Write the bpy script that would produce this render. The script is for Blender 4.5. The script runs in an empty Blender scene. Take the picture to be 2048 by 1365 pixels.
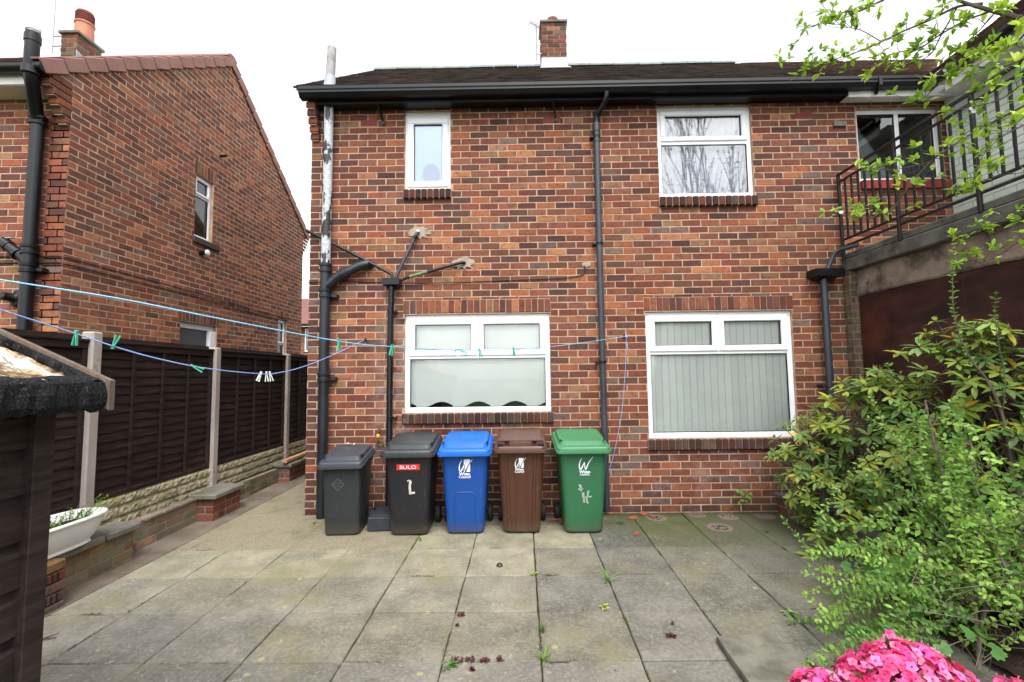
import bpy, math, random
from mathutils import Vector as V, Matrix as MX
random.seed(7)
sc = bpy.context.scene
col = sc.collection
R = math.radians
rnd = random.random
def ru(a, b): return a + (b - a) * rnd()
def lin(r, g, b, k=1.0):
    f = lambda c: ((c / 255 + .055) / 1.055) ** 2.4 if c > 10 else c / 255 / 12.92
    return (f(r) * k, f(g) * k, f(b) * k)

# ------------------------------------------------------------------ camera
CAM = V((0, -5.3, 1.586))
yaw, pit, rol, FPX = R(-.5503), R(4.167), R(-.705), 907.57
fw = V((math.sin(yaw) * math.cos(pit), math.cos(yaw) * math.cos(pit), math.sin(pit)))
r0 = V((math.cos(yaw), -math.sin(yaw), 0)); u0 = r0.cross(fw)
rt = r0 * math.cos(rol) + u0 * math.sin(rol)
up = -r0 * math.sin(rol) + u0 * math.cos(rol)
cd = bpy.data.cameras.new('camera'); cam = bpy.data.objects.new('camera', cd); col.objects.link(cam)
cam.matrix_world = MX(((rt.x, up.x, -fw.x, CAM.x), (rt.y, up.y, -fw.y, CAM.y), (rt.z, up.z, -fw.z, CAM.z), (0, 0, 0, 1)))
cd.sensor_width = 36; cd.lens = FPX / 2048 * 36; cd.clip_end = 600; cd.clip_start = .05
sc.camera = cam
def at(px, py, Y=None, X=None, d=None):
    """world point measured in the photograph on a known plane (facade, side wall or distance)"""
    q = rt * ((px - 1024) / FPX) - up * ((py - 682.5) / FPX) + fw
    if Y is not None: t = (Y - CAM.y) / q.y
    elif X is not None: t = (X - CAM.x) / q.x
    else: t = d
    return CAM + q * t
SL = .015
def gz(y): return SL * y

# ------------------------------------------------------------------ objects
W = {}
def tag(o, label=None, cat=None, group=None, kind=None):
    if label: o['label'] = label
    if cat: o['category'] = cat
    if group: o['group'] = group
    if kind: o['kind'] = kind
    return o
def empty(name, loc, label, cat, group=None, rz=0):
    o = bpy.data.objects.new(name, None); col.objects.link(o)
    o.location = loc; o.rotation_euler = (0, 0, rz); o.empty_display_size = .1
    W[o.name] = MX.Translation(V(loc)) @ MX.Rotation(rz, 4, 'Z')
    return tag(o, label, cat, group)
class MB:
    def __init__(s): s.v = []; s.f = []; s.m = []; s.c = []; s.sm = []; s.col = (1, 1, 1); s.mi = 0; s.smooth = False
    def add(s, vs, fs, smooth=None):
        n = len(s.v); s.v += [tuple(v) for v in vs]
        for f in fs:
            s.f.append(tuple(i + n for i in f)); s.m.append(s.mi); s.c.append(s.col); s.sm.append(s.smooth if smooth is None else smooth)
    def box(s, x0, x1, y0, y1, z0, z1, b=0):
        s.obox(MX.Translation(((x0 + x1) / 2, (y0 + y1) / 2, (z0 + z1) / 2)), abs(x1 - x0), abs(y1 - y0), abs(z1 - z0), b)
    def obox(s, M, sx, sy, sz, b=0):
        x, y, z = sx / 2, sy / 2, sz / 2
        if b <= 0:
            vs = [(i, j, k) for k in (-z, z) for i, j in ((-x, -y), (x, -y), (x, y), (-x, y))]
            fs = [(3, 2, 1, 0), (4, 5, 6, 7), (0, 1, 5, 4), (1, 2, 6, 5), (2, 3, 7, 6), (3, 0, 4, 7)]
        else:
            b = min(b, x * .9, y * .9, z * .9); vs = []; fs = []
            rings = [(-z, b), (-z + b, 0), (z - b, 0), (z, b)]
            for k, ins in rings:
                X, Y = x - ins, y - ins; c = b if ins == 0 else b * .3
                vs += [(-X + c, -Y, k), (X - c, -Y, k), (X, -Y + c, k), (X, Y - c, k), (X - c, Y, k), (-X + c, Y, k), (-X, Y - c, k), (-X, -Y + c, k)]
            fs = [tuple(range(7, -1, -1)), tuple(range(24, 32))]
            for r in range(3):
                for i in range(8):
                    j = (i + 1) % 8; fs.append((r * 8 + i, r * 8 + j, r * 8 + 8 + j, r * 8 + 8 + i))
        s.add([M @ V(v) for v in vs], fs, False)
    def bar(s, a, b, w, h, bev=0):
        a, b = V(a), V(b); d = b - a; L = d.length; x = d.normalized()
        zz = V((0, 0, 1)) if abs(x.z) < .95 else V((0, 1, 0))
        y = zz.cross(x).normalized(); z = x.cross(y)
        M = MX((x, y, z)).transposed().to_4x4(); M.translation = (a + b) / 2
        s.obox(M, L, w, h, bev)
    def tube(s, pts, r, n=8, cap=True):
        pts = [V(p) for p in pts]; k = len(pts)
        rs = r if isinstance(r, (list, tuple)) else [r] * k
        vs = []; prev = None
        for i, p in enumerate(pts):
            t = (pts[min(i + 1, k - 1)] - pts[max(i - 1, 0)])
            t = t.normalized() if t.length > 1e-9 else V((0, 0, 1))
            if prev is None:
                a = V((0, 0, 1)) if abs(t.z) < .9 else V((1, 0, 0)); nx = t.cross(a).normalized()
            else:
                nx = prev - t * prev.dot(t); nx = nx.normalized() if nx.length > 1e-6 else t.orthogonal().normalized()
            prev = nx; ny = t.cross(nx)
            vs += [p + (nx * math.cos(2 * math.pi * j / n) + ny * math.sin(2 * math.pi * j / n)) * rs[i] for j in range(n)]
        fs = []
        for i in range(k - 1):
            for j in range(n):
                q = (j + 1) % n; fs.append((i * n + j, i * n + q, i * n + n + q, i * n + n + j))
        s.add(vs, fs, n > 4)
        if cap:
            s.add(vs[:n], [tuple(range(n - 1, -1, -1))], False); s.add(vs[-n:], [tuple(range(n))], False)
    def loft(s, rings, cap0=True, cap1=True, smooth=False):
        n = len(rings[0]); vs = [p for r in rings for p in r]; fs = []
        for i in range(len(rings) - 1):
            for j in range(n):
                q = (j + 1) % n; fs.append((i * n + j, i * n + q, i * n + n + q, i * n + n + j))
        if cap0: fs.append(tuple(range(n - 1, -1, -1)))
        if cap1: fs.append(tuple(range((len(rings) - 1) * n, len(rings) * n)))
        s.add(vs, fs, smooth)
    def lathe(s, c, prof, n=20, cap=True, axis=None):
        c = V(c); A = (axis or V((0, 0, 1))).normalized(); X = A.orthogonal().normalized(); Y = A.cross(X)
        s.loft([[c + A * z + (X * math.cos(2 * math.pi * j / n) + Y * math.sin(2 * math.pi * j / n)) * r for j in range(n)] for r, z in prof], cap, cap, True)
    def prism(s, poly, off):
        a = [V(p) for p in poly]; b = [p + V(off) for p in a]; n = len(a)
        s.add(a + b, [tuple(range(n - 1, -1, -1)), tuple(range(n, 2 * n))] + [(i, (i + 1) % n, n + (i + 1) % n, n + i) for i in range(n)], False)
    def build(s, name, mats, parent=None, local=False, xf=None):
        me = bpy.data.meshes.new(name)
        vs = s.v if xf is None else [tuple(xf @ V(v)) for v in s.v]
        me.from_pydata(vs, [], s.f)
        for m in (mats if isinstance(mats, (list, tuple)) else [mats]): me.materials.append(m)
        me.polygons.foreach_set('material_index', s.m)
        me.polygons.foreach_set('use_smooth', s.sm)
        at_ = me.color_attributes.new('Col', 'FLOAT_COLOR', 'CORNER')
        buf = []
        for p, c in zip(me.polygons, s.c): buf += [c[0], c[1], c[2], 1.0] * p.loop_total
        at_.data.foreach_set('color', buf)
        me.validate(); me.update()
        if any(s.sm) and len(s.f) < 9000: me.set_sharp_from_angle(angle=R(38))
        o = bpy.data.objects.new(name, me); col.objects.link(o)
        if parent is not None:
            o.parent = parent
            pw = W.get(parent.name, MX())
            if local: W[o.name] = pw
            else: o.matrix_parent_inverse = pw.inverted(); W[o.name] = MX()
        else: W[o.name] = MX()
        return o
def dup(root):
    c = root.copy(); col.objects.link(c)
    for ch in list(root.children):
        d = ch.copy(); col.objects.link(d); d.parent = c
        for g in list(ch.children):
            e = g.copy(); col.objects.link(e); e.parent = d
    return c

# ------------------------------------------------------------------ materials
class NT:
    def __init__(s, name):
        s.mat = bpy.data.materials.new(name); s.mat.use_nodes = True; s.t = s.mat.node_tree; s.n = s.t.nodes
        s.p = s.n['Principled BSDF']; s.out = s.n['Material Output']; s._oc = None
    def L(s, a, b): s.t.links.new(a, b)
    def new(s, ty, **kw):
        x = s.n.new(ty)
        for k, v in kw.items(): setattr(x, k, v)
        return x
    def oc(s):
        if not s._oc: s._oc = s.new('ShaderNodeTexCoord').outputs['Object']
        return s._oc
    def noise(s, scale, detail=4, rough=.55, stretch=None, dist=0):
        x = s.new('ShaderNodeTexNoise'); x.inputs['Scale'].default_value = scale; x.inputs['Detail'].default_value = detail
        x.inputs['Roughness'].default_value = rough; x.inputs['Distortion'].default_value = dist
        src = s.oc()
        if stretch:
            m = s.new('ShaderNodeMapping'); m.inputs['Scale'].default_value = stretch; s.L(src, m.inputs[0]); src = m.outputs[0]
        s.L(src, x.inputs['Vector']); return x.outputs['Fac']
    def ramp(s, src, lo, hi, a=0.0, b=1.0):
        x = s.new('ShaderNodeMapRange', interpolation_type='SMOOTHSTEP'); s.L(src, x.inputs[0])
        for i, v in zip((1, 2, 3, 4), (lo, hi, a, b)): x.inputs[i].default_value = v
        return x.outputs[0]
    def math(s, op, a, b=None):
        x = s.new('ShaderNodeMath', operation=op)
        for i, q in enumerate((a, b)):
            if q is None: continue
            if isinstance(q, (int, float)): x.inputs[i].default_value = q
            else: s.L(q, x.inputs[i])
        return x.outputs[0]
    def mix(s, fac, a, b, blend='MIX'):
        x = s.new('ShaderNodeMix', data_type='RGBA', blend_type=blend)
        for i, q in ((0, fac), (6, a), (7, b)):
            if isinstance(q, (int, float)): x.inputs[i].default_value = q
            elif isinstance(q, tuple): x.inputs[i].default_value = (*q[:3], 1)
            else: s.L(q, x.inputs[i])
        return x.outputs[2]
    def attr(s):
        x = s.new('ShaderNodeAttribute'); x.attribute_name = 'Col'; return x.outputs['Color']
    def pos(s):
        x = s.new('ShaderNodeSeparateXYZ'); s.L(s.oc(), x.inputs[0]); return x.outputs
    def bump(s, h, dist=.01, st=.5):
        x = s.new('ShaderNodeBump'); x.inputs['Distance'].default_value = dist; x.inputs['Strength'].default_value = st
        s.L(h, x.inputs['Height'])
        if s.p.inputs['Normal'].is_linked: s.L(s.p.inputs['Normal'].links[0].from_socket, x.inputs['Normal'])
        s.L(x.outputs[0], s.p.inputs['Normal'])
    def base(s, c):
        if isinstance(c, tuple): s.p.inputs['Base Color'].default_value = (*c[:3], 1)
        else: s.L(c, s.p.inputs['Base Color'])
    def rough(s, r):
        if isinstance(r, (int, float)): s.p.inputs['Roughness'].default_value = r
        else: s.L(r, s.p.inputs['Roughness'])
    def spec(s, v): s.p.inputs['Specular IOR Level'].default_value = v
def simple(name, c, rough=.6, var=.25, scale=6, bump=.3, bscale=80, bdist=.002, dirt=None, dscale=3, dlo=.5, dhi=.75, attr=False, spec=.5, stretch=None, metal=0):
    m = NT(name); b = m.attr() if attr else c
    n = m.noise(scale, 5, .6, stretch)
    dark = m.ramp(n, .25, .75, 1 - var, 1 + var * .6)
    x = m.new('ShaderNodeCombineColor')
    for i in range(3): m.L(dark, x.inputs[i])
    cc = m.mix(1.0, b, x.outputs[0], 'MULTIPLY')
    if dirt: cc = m.mix(m.ramp(m.noise(dscale, 6, .65), dlo, dhi), cc, dirt)
    m.base(cc); m.rough(m.ramp(n, .2, .8, max(0, rough - .08), min(1, rough + .1))); m.spec(spec)
    m.p.inputs['Metallic'].default_value = metal
    if bump: m.bump(m.noise(bscale, 4, .6, stretch), bdist, bump)
    return m.mat
M = {}
# brick: colour per brick from the mesh, smoky kiss marks and drag-wire face texture from noise
m = NT('brick'); a = m.attr()
n1 = m.noise(14, 5, .65); n2 = m.noise(70, 4, .6); n3 = m.noise(2.2, 4, .6)
n4 = m.noise(9, 5, .7, (1, 1, 5)); n5 = m.noise(26, 4, .65, (1, 1, 6))
c = m.mix(m.ramp(n1, .48, .7, 0, .55), a, lin(62, 46, 46, .8))
c = m.mix(m.ramp(n4, .5, .72, 0, .5), c, lin(78, 52, 50, .7))
c = m.mix(m.ramp(n5, .56, .78, 0, .35), c, lin(176, 122, 96, .7))
c = m.mix(m.ramp(n2, .6, .8, 0, .3), c, lin(190, 150, 128, .7))
c = m.mix(m.ramp(n3, .55, .8, 0, .16), c, lin(170, 150, 140, .7))
p = m.pos(); on = m.math('LESS_THAN', m.math('ABSOLUTE', p[1]), .05)
def near(v, c0, w): return m.ramp(m.math('ABSOLUTE', m.math('SUBTRACT', v, c0)), w, w * .25)
ef = m.math('MULTIPLY', m.math('MULTIPLY', near(p[0], -1.42, .34), near(p[2], 1.5, 1.5)), m.ramp(m.noise(5, 5, .65), .36, .66, 0, .62))
ef2 = m.math('MULTIPLY', m.math('MULTIPLY', near(p[0], 2.2, 1.7), near(p[2], .45, .42)), m.ramp(m.noise(4, 5, .65), .48, .7, 0, .5))
c = m.mix(m.math('MULTIPLY', on, m.math('MAXIMUM', ef, ef2)), c, lin(176, 150, 140, .75))
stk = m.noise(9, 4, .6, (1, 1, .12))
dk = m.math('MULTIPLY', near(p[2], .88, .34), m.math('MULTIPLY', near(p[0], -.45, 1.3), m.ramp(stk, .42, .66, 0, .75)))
dk2 = m.math('MULTIPLY', m.ramp(p[2], .22, .02), m.ramp(m.noise(6, 4), .3, .65, .2, .7))
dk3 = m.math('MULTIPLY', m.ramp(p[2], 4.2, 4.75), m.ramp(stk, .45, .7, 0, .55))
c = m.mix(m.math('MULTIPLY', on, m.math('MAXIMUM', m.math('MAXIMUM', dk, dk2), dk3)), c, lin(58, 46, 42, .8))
mo = m.math('MULTIPLY', m.math('MULTIPLY', m.ramp(p[0], 2.5, 3.4), m.ramp(p[2], .85, .3)), m.ramp(m.noise(7, 4), .35, .6, .1, .75))
c = m.mix(m.math('MULTIPLY', on, mo), c, lin(98, 94, 66, .8))
m.base(c); m.rough(.9); m.spec(.25); m.bump(n2, .003, .7); m.bump(m.noise(20, 3), .004, .4); M['brick'] = m.mat
m = NT('old_brick'); a = m.attr(); n1 = m.noise(7, 6, .7); n2 = m.noise(60, 4, .6)
c = m.mix(m.ramp(n1, .4, .62, .12, .85), a, lin(150, 144, 122, .62)); c = m.mix(m.ramp(m.noise(3.5, 5), .5, .68, 0, .7), c, lin(104, 108, 70, .6)); c = m.mix(m.ramp(n2, .55, .8, 0, .4), c, lin(90, 84, 76, .6))
m.base(c); m.rough(.95); m.spec(.2); m.bump(n2, .004, .8); m.bump(n1, .006, .5); M['old_brick'] = m.mat
# bricks low on the wall carry a film of salts and moss
M['mortar'] = simple('mortar', lin(206, 176, 150, .74), .95, .3, 9, .8, 140, .004, dirt=lin(150, 126, 108), dscale=1.6, dlo=.5, dhi=.85, spec=.2)
M['old_mortar'] = simple('old_mortar', lin(135, 128, 108), .95, .35, 9, .8, 140, .004, dirt=lin(92, 96, 62), dscale=3, spec=.2)
M['patch'] = simple('cement_patch', lin(165, 150, 135), .95, .3, 12, .8, 90, .006, spec=.2)
M['white'] = simple('white_plastic', lin(238, 240, 244), .32, .05, 3, .05, 20, .001)
M['white_old'] = simple('white_paint', lin(225, 225, 222), .45, .1, 4, .1, 40, .001, dirt=lin(150, 146, 135), dscale=7, dlo=.62, dhi=.85)
M['black'] = simple('black_plastic', lin(13, 15, 19), .34, .25, 5, .1, 60, .001, dirt=lin(44, 46, 50), dscale=8, dlo=.6, dhi=.95, spec=.4)
M['greypipe'] = simple('grey_plastic', lin(56, 61, 68), .35, .2, 5, .1, 50, .001, dirt=lin(95, 98, 100), dscale=6, dlo=.6, dhi=.9)
m = NT('peeling_paint'); n = m.noise(9, 6, .6, (1, 1, .45)); pz = m.pos()
k = m.ramp(n, .52, .55)
k2 = m.ramp(m.noise(30, 3), .4, .7, .75, 1.1); x = m.new('ShaderNodeCombineColor')
for i in range(3): m.L(k2, x.inputs[i])
cw = m.mix(1.0, lin(190, 195, 200), x.outputs[0], 'MULTIPLY')
m.base(m.mix(k, cw, lin(38, 40, 44))); m.rough(.5); m.bump(k, .003, .5); M['peel'] = m.mat
M['iron'] = simple('black_iron', lin(30, 35, 42), .42, .3, 6, .3, 45, .002, dirt=lin(150, 155, 155), dscale=16, dlo=.72, dhi=.8)
M['vent'] = simple('weathered_vent', lin(165, 163, 162), .7, .35, 9, .3, 60, .002, dirt=lin(120, 112, 108), dscale=12, dlo=.5, dhi=.7)
M['tile'] = simple('roof_tile', (1, 1, 1), .92, .3, 5, .5, 60, .004, attr=True, dirt=lin(70, 72, 60), dscale=2.2, dlo=.58, dhi=.8, spec=.2)
M['ridge'] = simple('ridge_tile', lin(128, 138, 138), .9, .3, 8, .5, 60, .004, dirt=lin(110, 100, 70), dscale=4)
M['verge'] = simple('verge_tile', lin(178, 136, 126, .62), .85, .15, 5, .3, 80, .002, spec=.2)
M['terracotta'] = simple('terracotta', lin(206, 140, 114, .8), .8, .2, 6, .3, 60, .002, spec=.25)
M['terra_dark'] = simple('terracotta_cowl', lin(150, 86, 76, .6), .85, .25, 8, .3, 60, .002, spec=.25)
M['lead'] = simple('lead_flashing', lin(190, 198, 208, .7), .45, .15, 4, .2, 30, .002)
M['concrete'] = simple('concrete', lin(120, 118, 108), .93, .3, 3.5, .8, 60, .006, dirt=lin(72, 74, 52), dscale=2.4, dlo=.48, dhi=.72, spec=.2)
M['concrete_dark'] = simple('stained_concrete', lin(96, 94, 88), .93, .45, 4, .9, 50, .006, dirt=lin(40, 38, 34), dscale=2.2, dlo=.45, dhi=.7, spec=.2)
M['render'] = simple('cracked_render', lin(140, 124, 112), .95, .35, 5, 1, 40, .012, dirt=lin(84, 76, 66), dscale=3, dlo=.48, dhi=.65, spec=.2)
M['post'] = simple('concrete_post', lin(176, 166, 158, .85), .9, .2, 5, .5, 70, .003, dirt=lin(128, 82, 66), dscale=7, dlo=.6, dhi=.72, spec=.2, stretch=(1, 1, .5))
M['gravelboard'] = simple('rockface_concrete', lin(176, 166, 138, .8), .95, .3, 5, 1, 24, .012, dirt=lin(110, 112, 66), dscale=3.2, dlo=.5, dhi=.75, spec=.2)
m = NT('fence_timber'); n = m.noise(5, 5, .6, (1, 1, 9)); n2 = m.noise(2.0, 4)
c = m.mix(m.ramp(n, .3, .75), lin(26, 19, 18), lin(52, 38, 34)); c = m.mix(m.ramp(n2, .55, .8, 0, .6), c, lin(70, 50, 44))
m.base(c); m.rough(.75); m.spec(.25); m.bump(n, .003, .6); M['fence'] = m.mat
m = NT('shed_timber'); n = m.noise(4, 6, .65, (9, 1, 9)); n2 = m.noise(3, 4)
c = m.mix(m.ramp(n, .3, .75), lin(34, 27, 26), lin(64, 52, 49)); c = m.mix(m.ramp(n2, .55, .8, 0, .5), c, lin(54, 42, 38))
m.base(c); m.rough(.68); m.spec(.3); m.bump(n, .003, .7); M['shed'] = m.mat
m = NT('felt'); n = m.noise(160, 2, .7); n2 = m.noise(7, 4)
c = m.mix(m.ramp(n, .5, .78), lin(24, 24, 26), lin(78, 82, 84)); c = m.mix(m.ramp(n2, .5, .75, 0, .6), c, lin(38, 38, 40))
m.base(c); m.rough(.95); m.spec(.2); m.bump(n, .004, .9); M['felt'] = m.mat
m = NT('flaking_board'); n = m.noise(26, 6, .7, (1.6, .5, 1)); n2 = m.noise(9, 4)
c = m.mix(m.ramp(n, .32, .7), lin(110, 72, 40), lin(228, 196, 150)); c = m.mix(m.ramp(n2, .48, .66), c, lin(238, 230, 218))
c = m.mix(m.ramp(m.noise(60, 5, .7, (2, .6, 1)), .62, .7), c, lin(38, 24, 16))
m.base(c); m.rough(.9); m.spec(.2); m.bump(n, .02, 1); M['osb'] = m.mat
M['rawwood'] = simple('bare_wood', lin(138, 124, 110, .6), .85, .35, 6, .6, 30, .003, dirt=lin(120, 96, 80), dscale=6, stretch=(8, 8, 1), spec=.2)
M['timber'] = simple('offcut_timber', lin(196, 146, 108), .8, .25, 6, .4, 30, .002, stretch=(6, 1, 6))
m = NT('brown_boarding'); n = m.noise(2.2, 6, .65, (1, 1, 3)); n2 = m.noise(1.1, 5, .6)
c = m.mix(m.ramp(n, .32, .72), lin(44, 27, 26), lin(90, 50, 43)); c = m.mix(m.ramp(n2, .5, .72, 0, .75), c, lin(134, 76, 56))
c = m.mix(1.0, c, (.6, .56, .56), 'MULTIPLY'); m.base(c); m.rough(.5); m.spec(.3); m.bump(n, .004, .4); M['boarding'] = m.mat
M['railing'] = simple('railing_paint', lin(20, 19, 21), .45, .3, 20, .4, 50, .002, dirt=lin(80, 52, 42), dscale=18, dlo=.6, dhi=.75)
M['redsill'] = simple('red_paint', lin(140, 48, 42), .6, .25, 8, .3, 50, .002)
M['greenwall'] = simple('green_masonry_paint', lin(186, 200, 186), .75, .1, 3, .4, 60, .003, attr=False)
M['rubber'] = simple('rubber', lin(24, 24, 26), .7, .2, 20, .2, 80, .001)
M['blue_line'] = simple('blue_cord', lin(120, 190, 225), .5, .25, 90, .5, 300, .001)
M['violet_line'] = simple('lilac_cord', lin(140, 172, 228), .5, .2, 90, .5, 300, .001)
M['peg_green'] = simple('green_peg', lin(70, 172, 140), .4, .15, 30, 0)
M['peg_white'] = simple('white_peg', lin(228, 236, 232), .4, .1, 30, 0)
M['steel'] = simple('steel', lin(150, 150, 150), .35, .2, 30, 0, metal=.8)
M['brass'] = simple('brass', lin(122, 96, 62, .7), .5, .4, 30, .2, 90, .001, metal=.4)
M['cable'] = simple('black_cable', lin(40, 32, 30), .6, .2, 9, 0)
M['soil'] = simple('soil', lin(52, 42, 34), 1, .5, 9, 1, 40, .02, spec=.1)
M['decal'] = simple('white_print', lin(236, 240, 244), .45, .06, 40, 0)
M['tape'] = simple('worn_tape', lin(200, 196, 186), .6, .25, 40, 0)
M['smudge'] = simple('worn_paint', lin(150, 172, 158), .7, .3, 50, 0)
M['red'] = simple('red_print', lin(222, 58, 54), .4, .08, 20, 0)
M['slot'] = simple('dark_slot', lin(14, 14, 16), .7, .1, 9, 0)
def bin_mat(name, c, d):
    m = NT(name); n = m.noise(5, 5, .6); n2 = m.noise(34, 5, .65, (1, 1, .35))
    c = tuple(v * .66 for v in c); d = tuple(v * .66 for v in d); cc = m.mix(m.ramp(n, .35, .75, 0, .55), c, d); cc = m.mix(m.ramp(n2, .58, .8, 0, .34), cc, lin(140, 134, 126, .7)); sc_ = m.noise(3.5, 6, .75, (1, 1, .5), 1.5); cc = m.mix(m.ramp(sc_, .56, .72, 0, .38), cc, lin(150, 142, 130, .7)); cc = m.mix(m.ramp(m.pos()[2], .16, .0, 0, .45), cc, lin(110, 100, 84, .7))
    m.base(cc); m.rough(m.ramp(n, .3, .7, .36, .52)); m.spec(.45); m.bump(m.noise(220, 2), .0008, .35); m.bump(m.noise(6, 3), .012, .25)
    return m.mat
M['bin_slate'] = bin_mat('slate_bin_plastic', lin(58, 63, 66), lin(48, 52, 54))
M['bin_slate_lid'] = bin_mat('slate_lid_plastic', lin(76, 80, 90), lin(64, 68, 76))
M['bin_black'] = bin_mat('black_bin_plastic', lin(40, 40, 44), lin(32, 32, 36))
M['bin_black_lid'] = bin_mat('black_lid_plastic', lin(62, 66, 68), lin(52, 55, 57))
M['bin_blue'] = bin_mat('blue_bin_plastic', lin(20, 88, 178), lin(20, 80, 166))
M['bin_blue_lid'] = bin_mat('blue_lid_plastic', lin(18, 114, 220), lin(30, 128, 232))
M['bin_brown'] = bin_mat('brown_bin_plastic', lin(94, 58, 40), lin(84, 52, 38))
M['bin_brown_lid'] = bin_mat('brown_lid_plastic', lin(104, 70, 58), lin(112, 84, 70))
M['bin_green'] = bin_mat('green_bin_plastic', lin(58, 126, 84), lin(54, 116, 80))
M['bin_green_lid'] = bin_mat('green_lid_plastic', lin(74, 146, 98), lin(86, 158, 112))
def glass(name, extra, tint=(1, 1, 1)):
    m = NT(name); m.n.remove(m.p)
    tr = m.new('ShaderNodeBsdfTransparent'); tr.inputs[0].default_value = (*tint, 1)
    gl = m.new('ShaderNodeBsdfGlossy'); gl.inputs['Roughness'].default_value = .015; gl.inputs[0].default_value = (1, 1, 1, 1)
    fr = m.new('ShaderNodeFresnel'); fr.inputs[0].default_value = 1.45
    f = m.math('ADD', fr.outputs[0], extra); mx = m.new('ShaderNodeMixShader')
    m.L(f, mx.inputs[0]); m.L(tr.outputs[0], mx.inputs[1]); m.L(gl.outputs[0], mx.inputs[2]); m.L(mx.outputs[0], m.out.inputs[0])
    return m.mat
M['glass'] = glass('window_glass', .03, (.985, .995, .99)); M['glass_mirror'] = glass('coated_window_glass', .055, (.98, .99, 1))
M['glass_dark'] = glass('grey_window_glass', .06, (.8, .84, .86))
M['blind'] = simple('blind_fabric', lin(249, 254, 250), .9, .03, 4, .2, 200, .0008, spec=.1)
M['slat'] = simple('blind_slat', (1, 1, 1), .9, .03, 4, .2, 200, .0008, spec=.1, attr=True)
M['frost'] = simple('obscured_glass', lin(186, 214, 246), .35, .04, 3, .3, 150, .001)
M['net'] = simple('net_curtain', lin(186, 190, 200), .9, .1, 8, .2, 90, .001, spec=.1)
M['oval'] = simple('pale_card', lin(200, 206, 232), .6, .03, 3, 0)
M['dark_room'] = simple('dark_interior', lin(40, 42, 44), .9, .2, 2, 0)
M['curtain_grey'] = simple('grey_curtain', lin(158, 164, 168), .9, .25, 5, .3, 60, .002, stretch=(8, 1, 1))
def leafmat(name, tr=.35, rough=.42):
    m = NT(name); a = m.attr(); n = m.noise(30, 3)
    c = m.mix(m.ramp(n, .35, .75, 0, .25), a, (.03, .05, .012)); m.base(c); m.rough(rough); m.spec(.4)
    t = m.new('ShaderNodeBsdfTranslucent'); m.L(c, t.inputs[0]); mx = m.new('ShaderNodeMixShader'); mx.inputs[0].default_value = tr
    m.L(m.p.outputs[0], mx.inputs[1]); m.L(t.outputs[0], mx.inputs[2]); m.L(mx.outputs[0], m.out.inputs[0]); return m.mat
M['leaf'] = leafmat('glossy_leaf', .25, .38); M['leaf_soft'] = leafmat('spring_leaf', .4, .5); M['petal'] = leafmat('petal', .35, .6)
M['bark'] = simple('bark', lin(96, 84, 78), .9, .4, 14, .7, 60, .004, stretch=(1, 1, .3), spec=.2)
M['twig'] = simple('twig_bark', lin(118, 104, 96), .85, .35, 20, .4, 80, .002, spec=.2)
M['planter'] = simple('white_planter', lin(228, 228, 226), .45, .08, 6, .15, 60, .001, dirt=lin(168, 160, 148), dscale=6, dlo=.6, dhi=.9)
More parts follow.
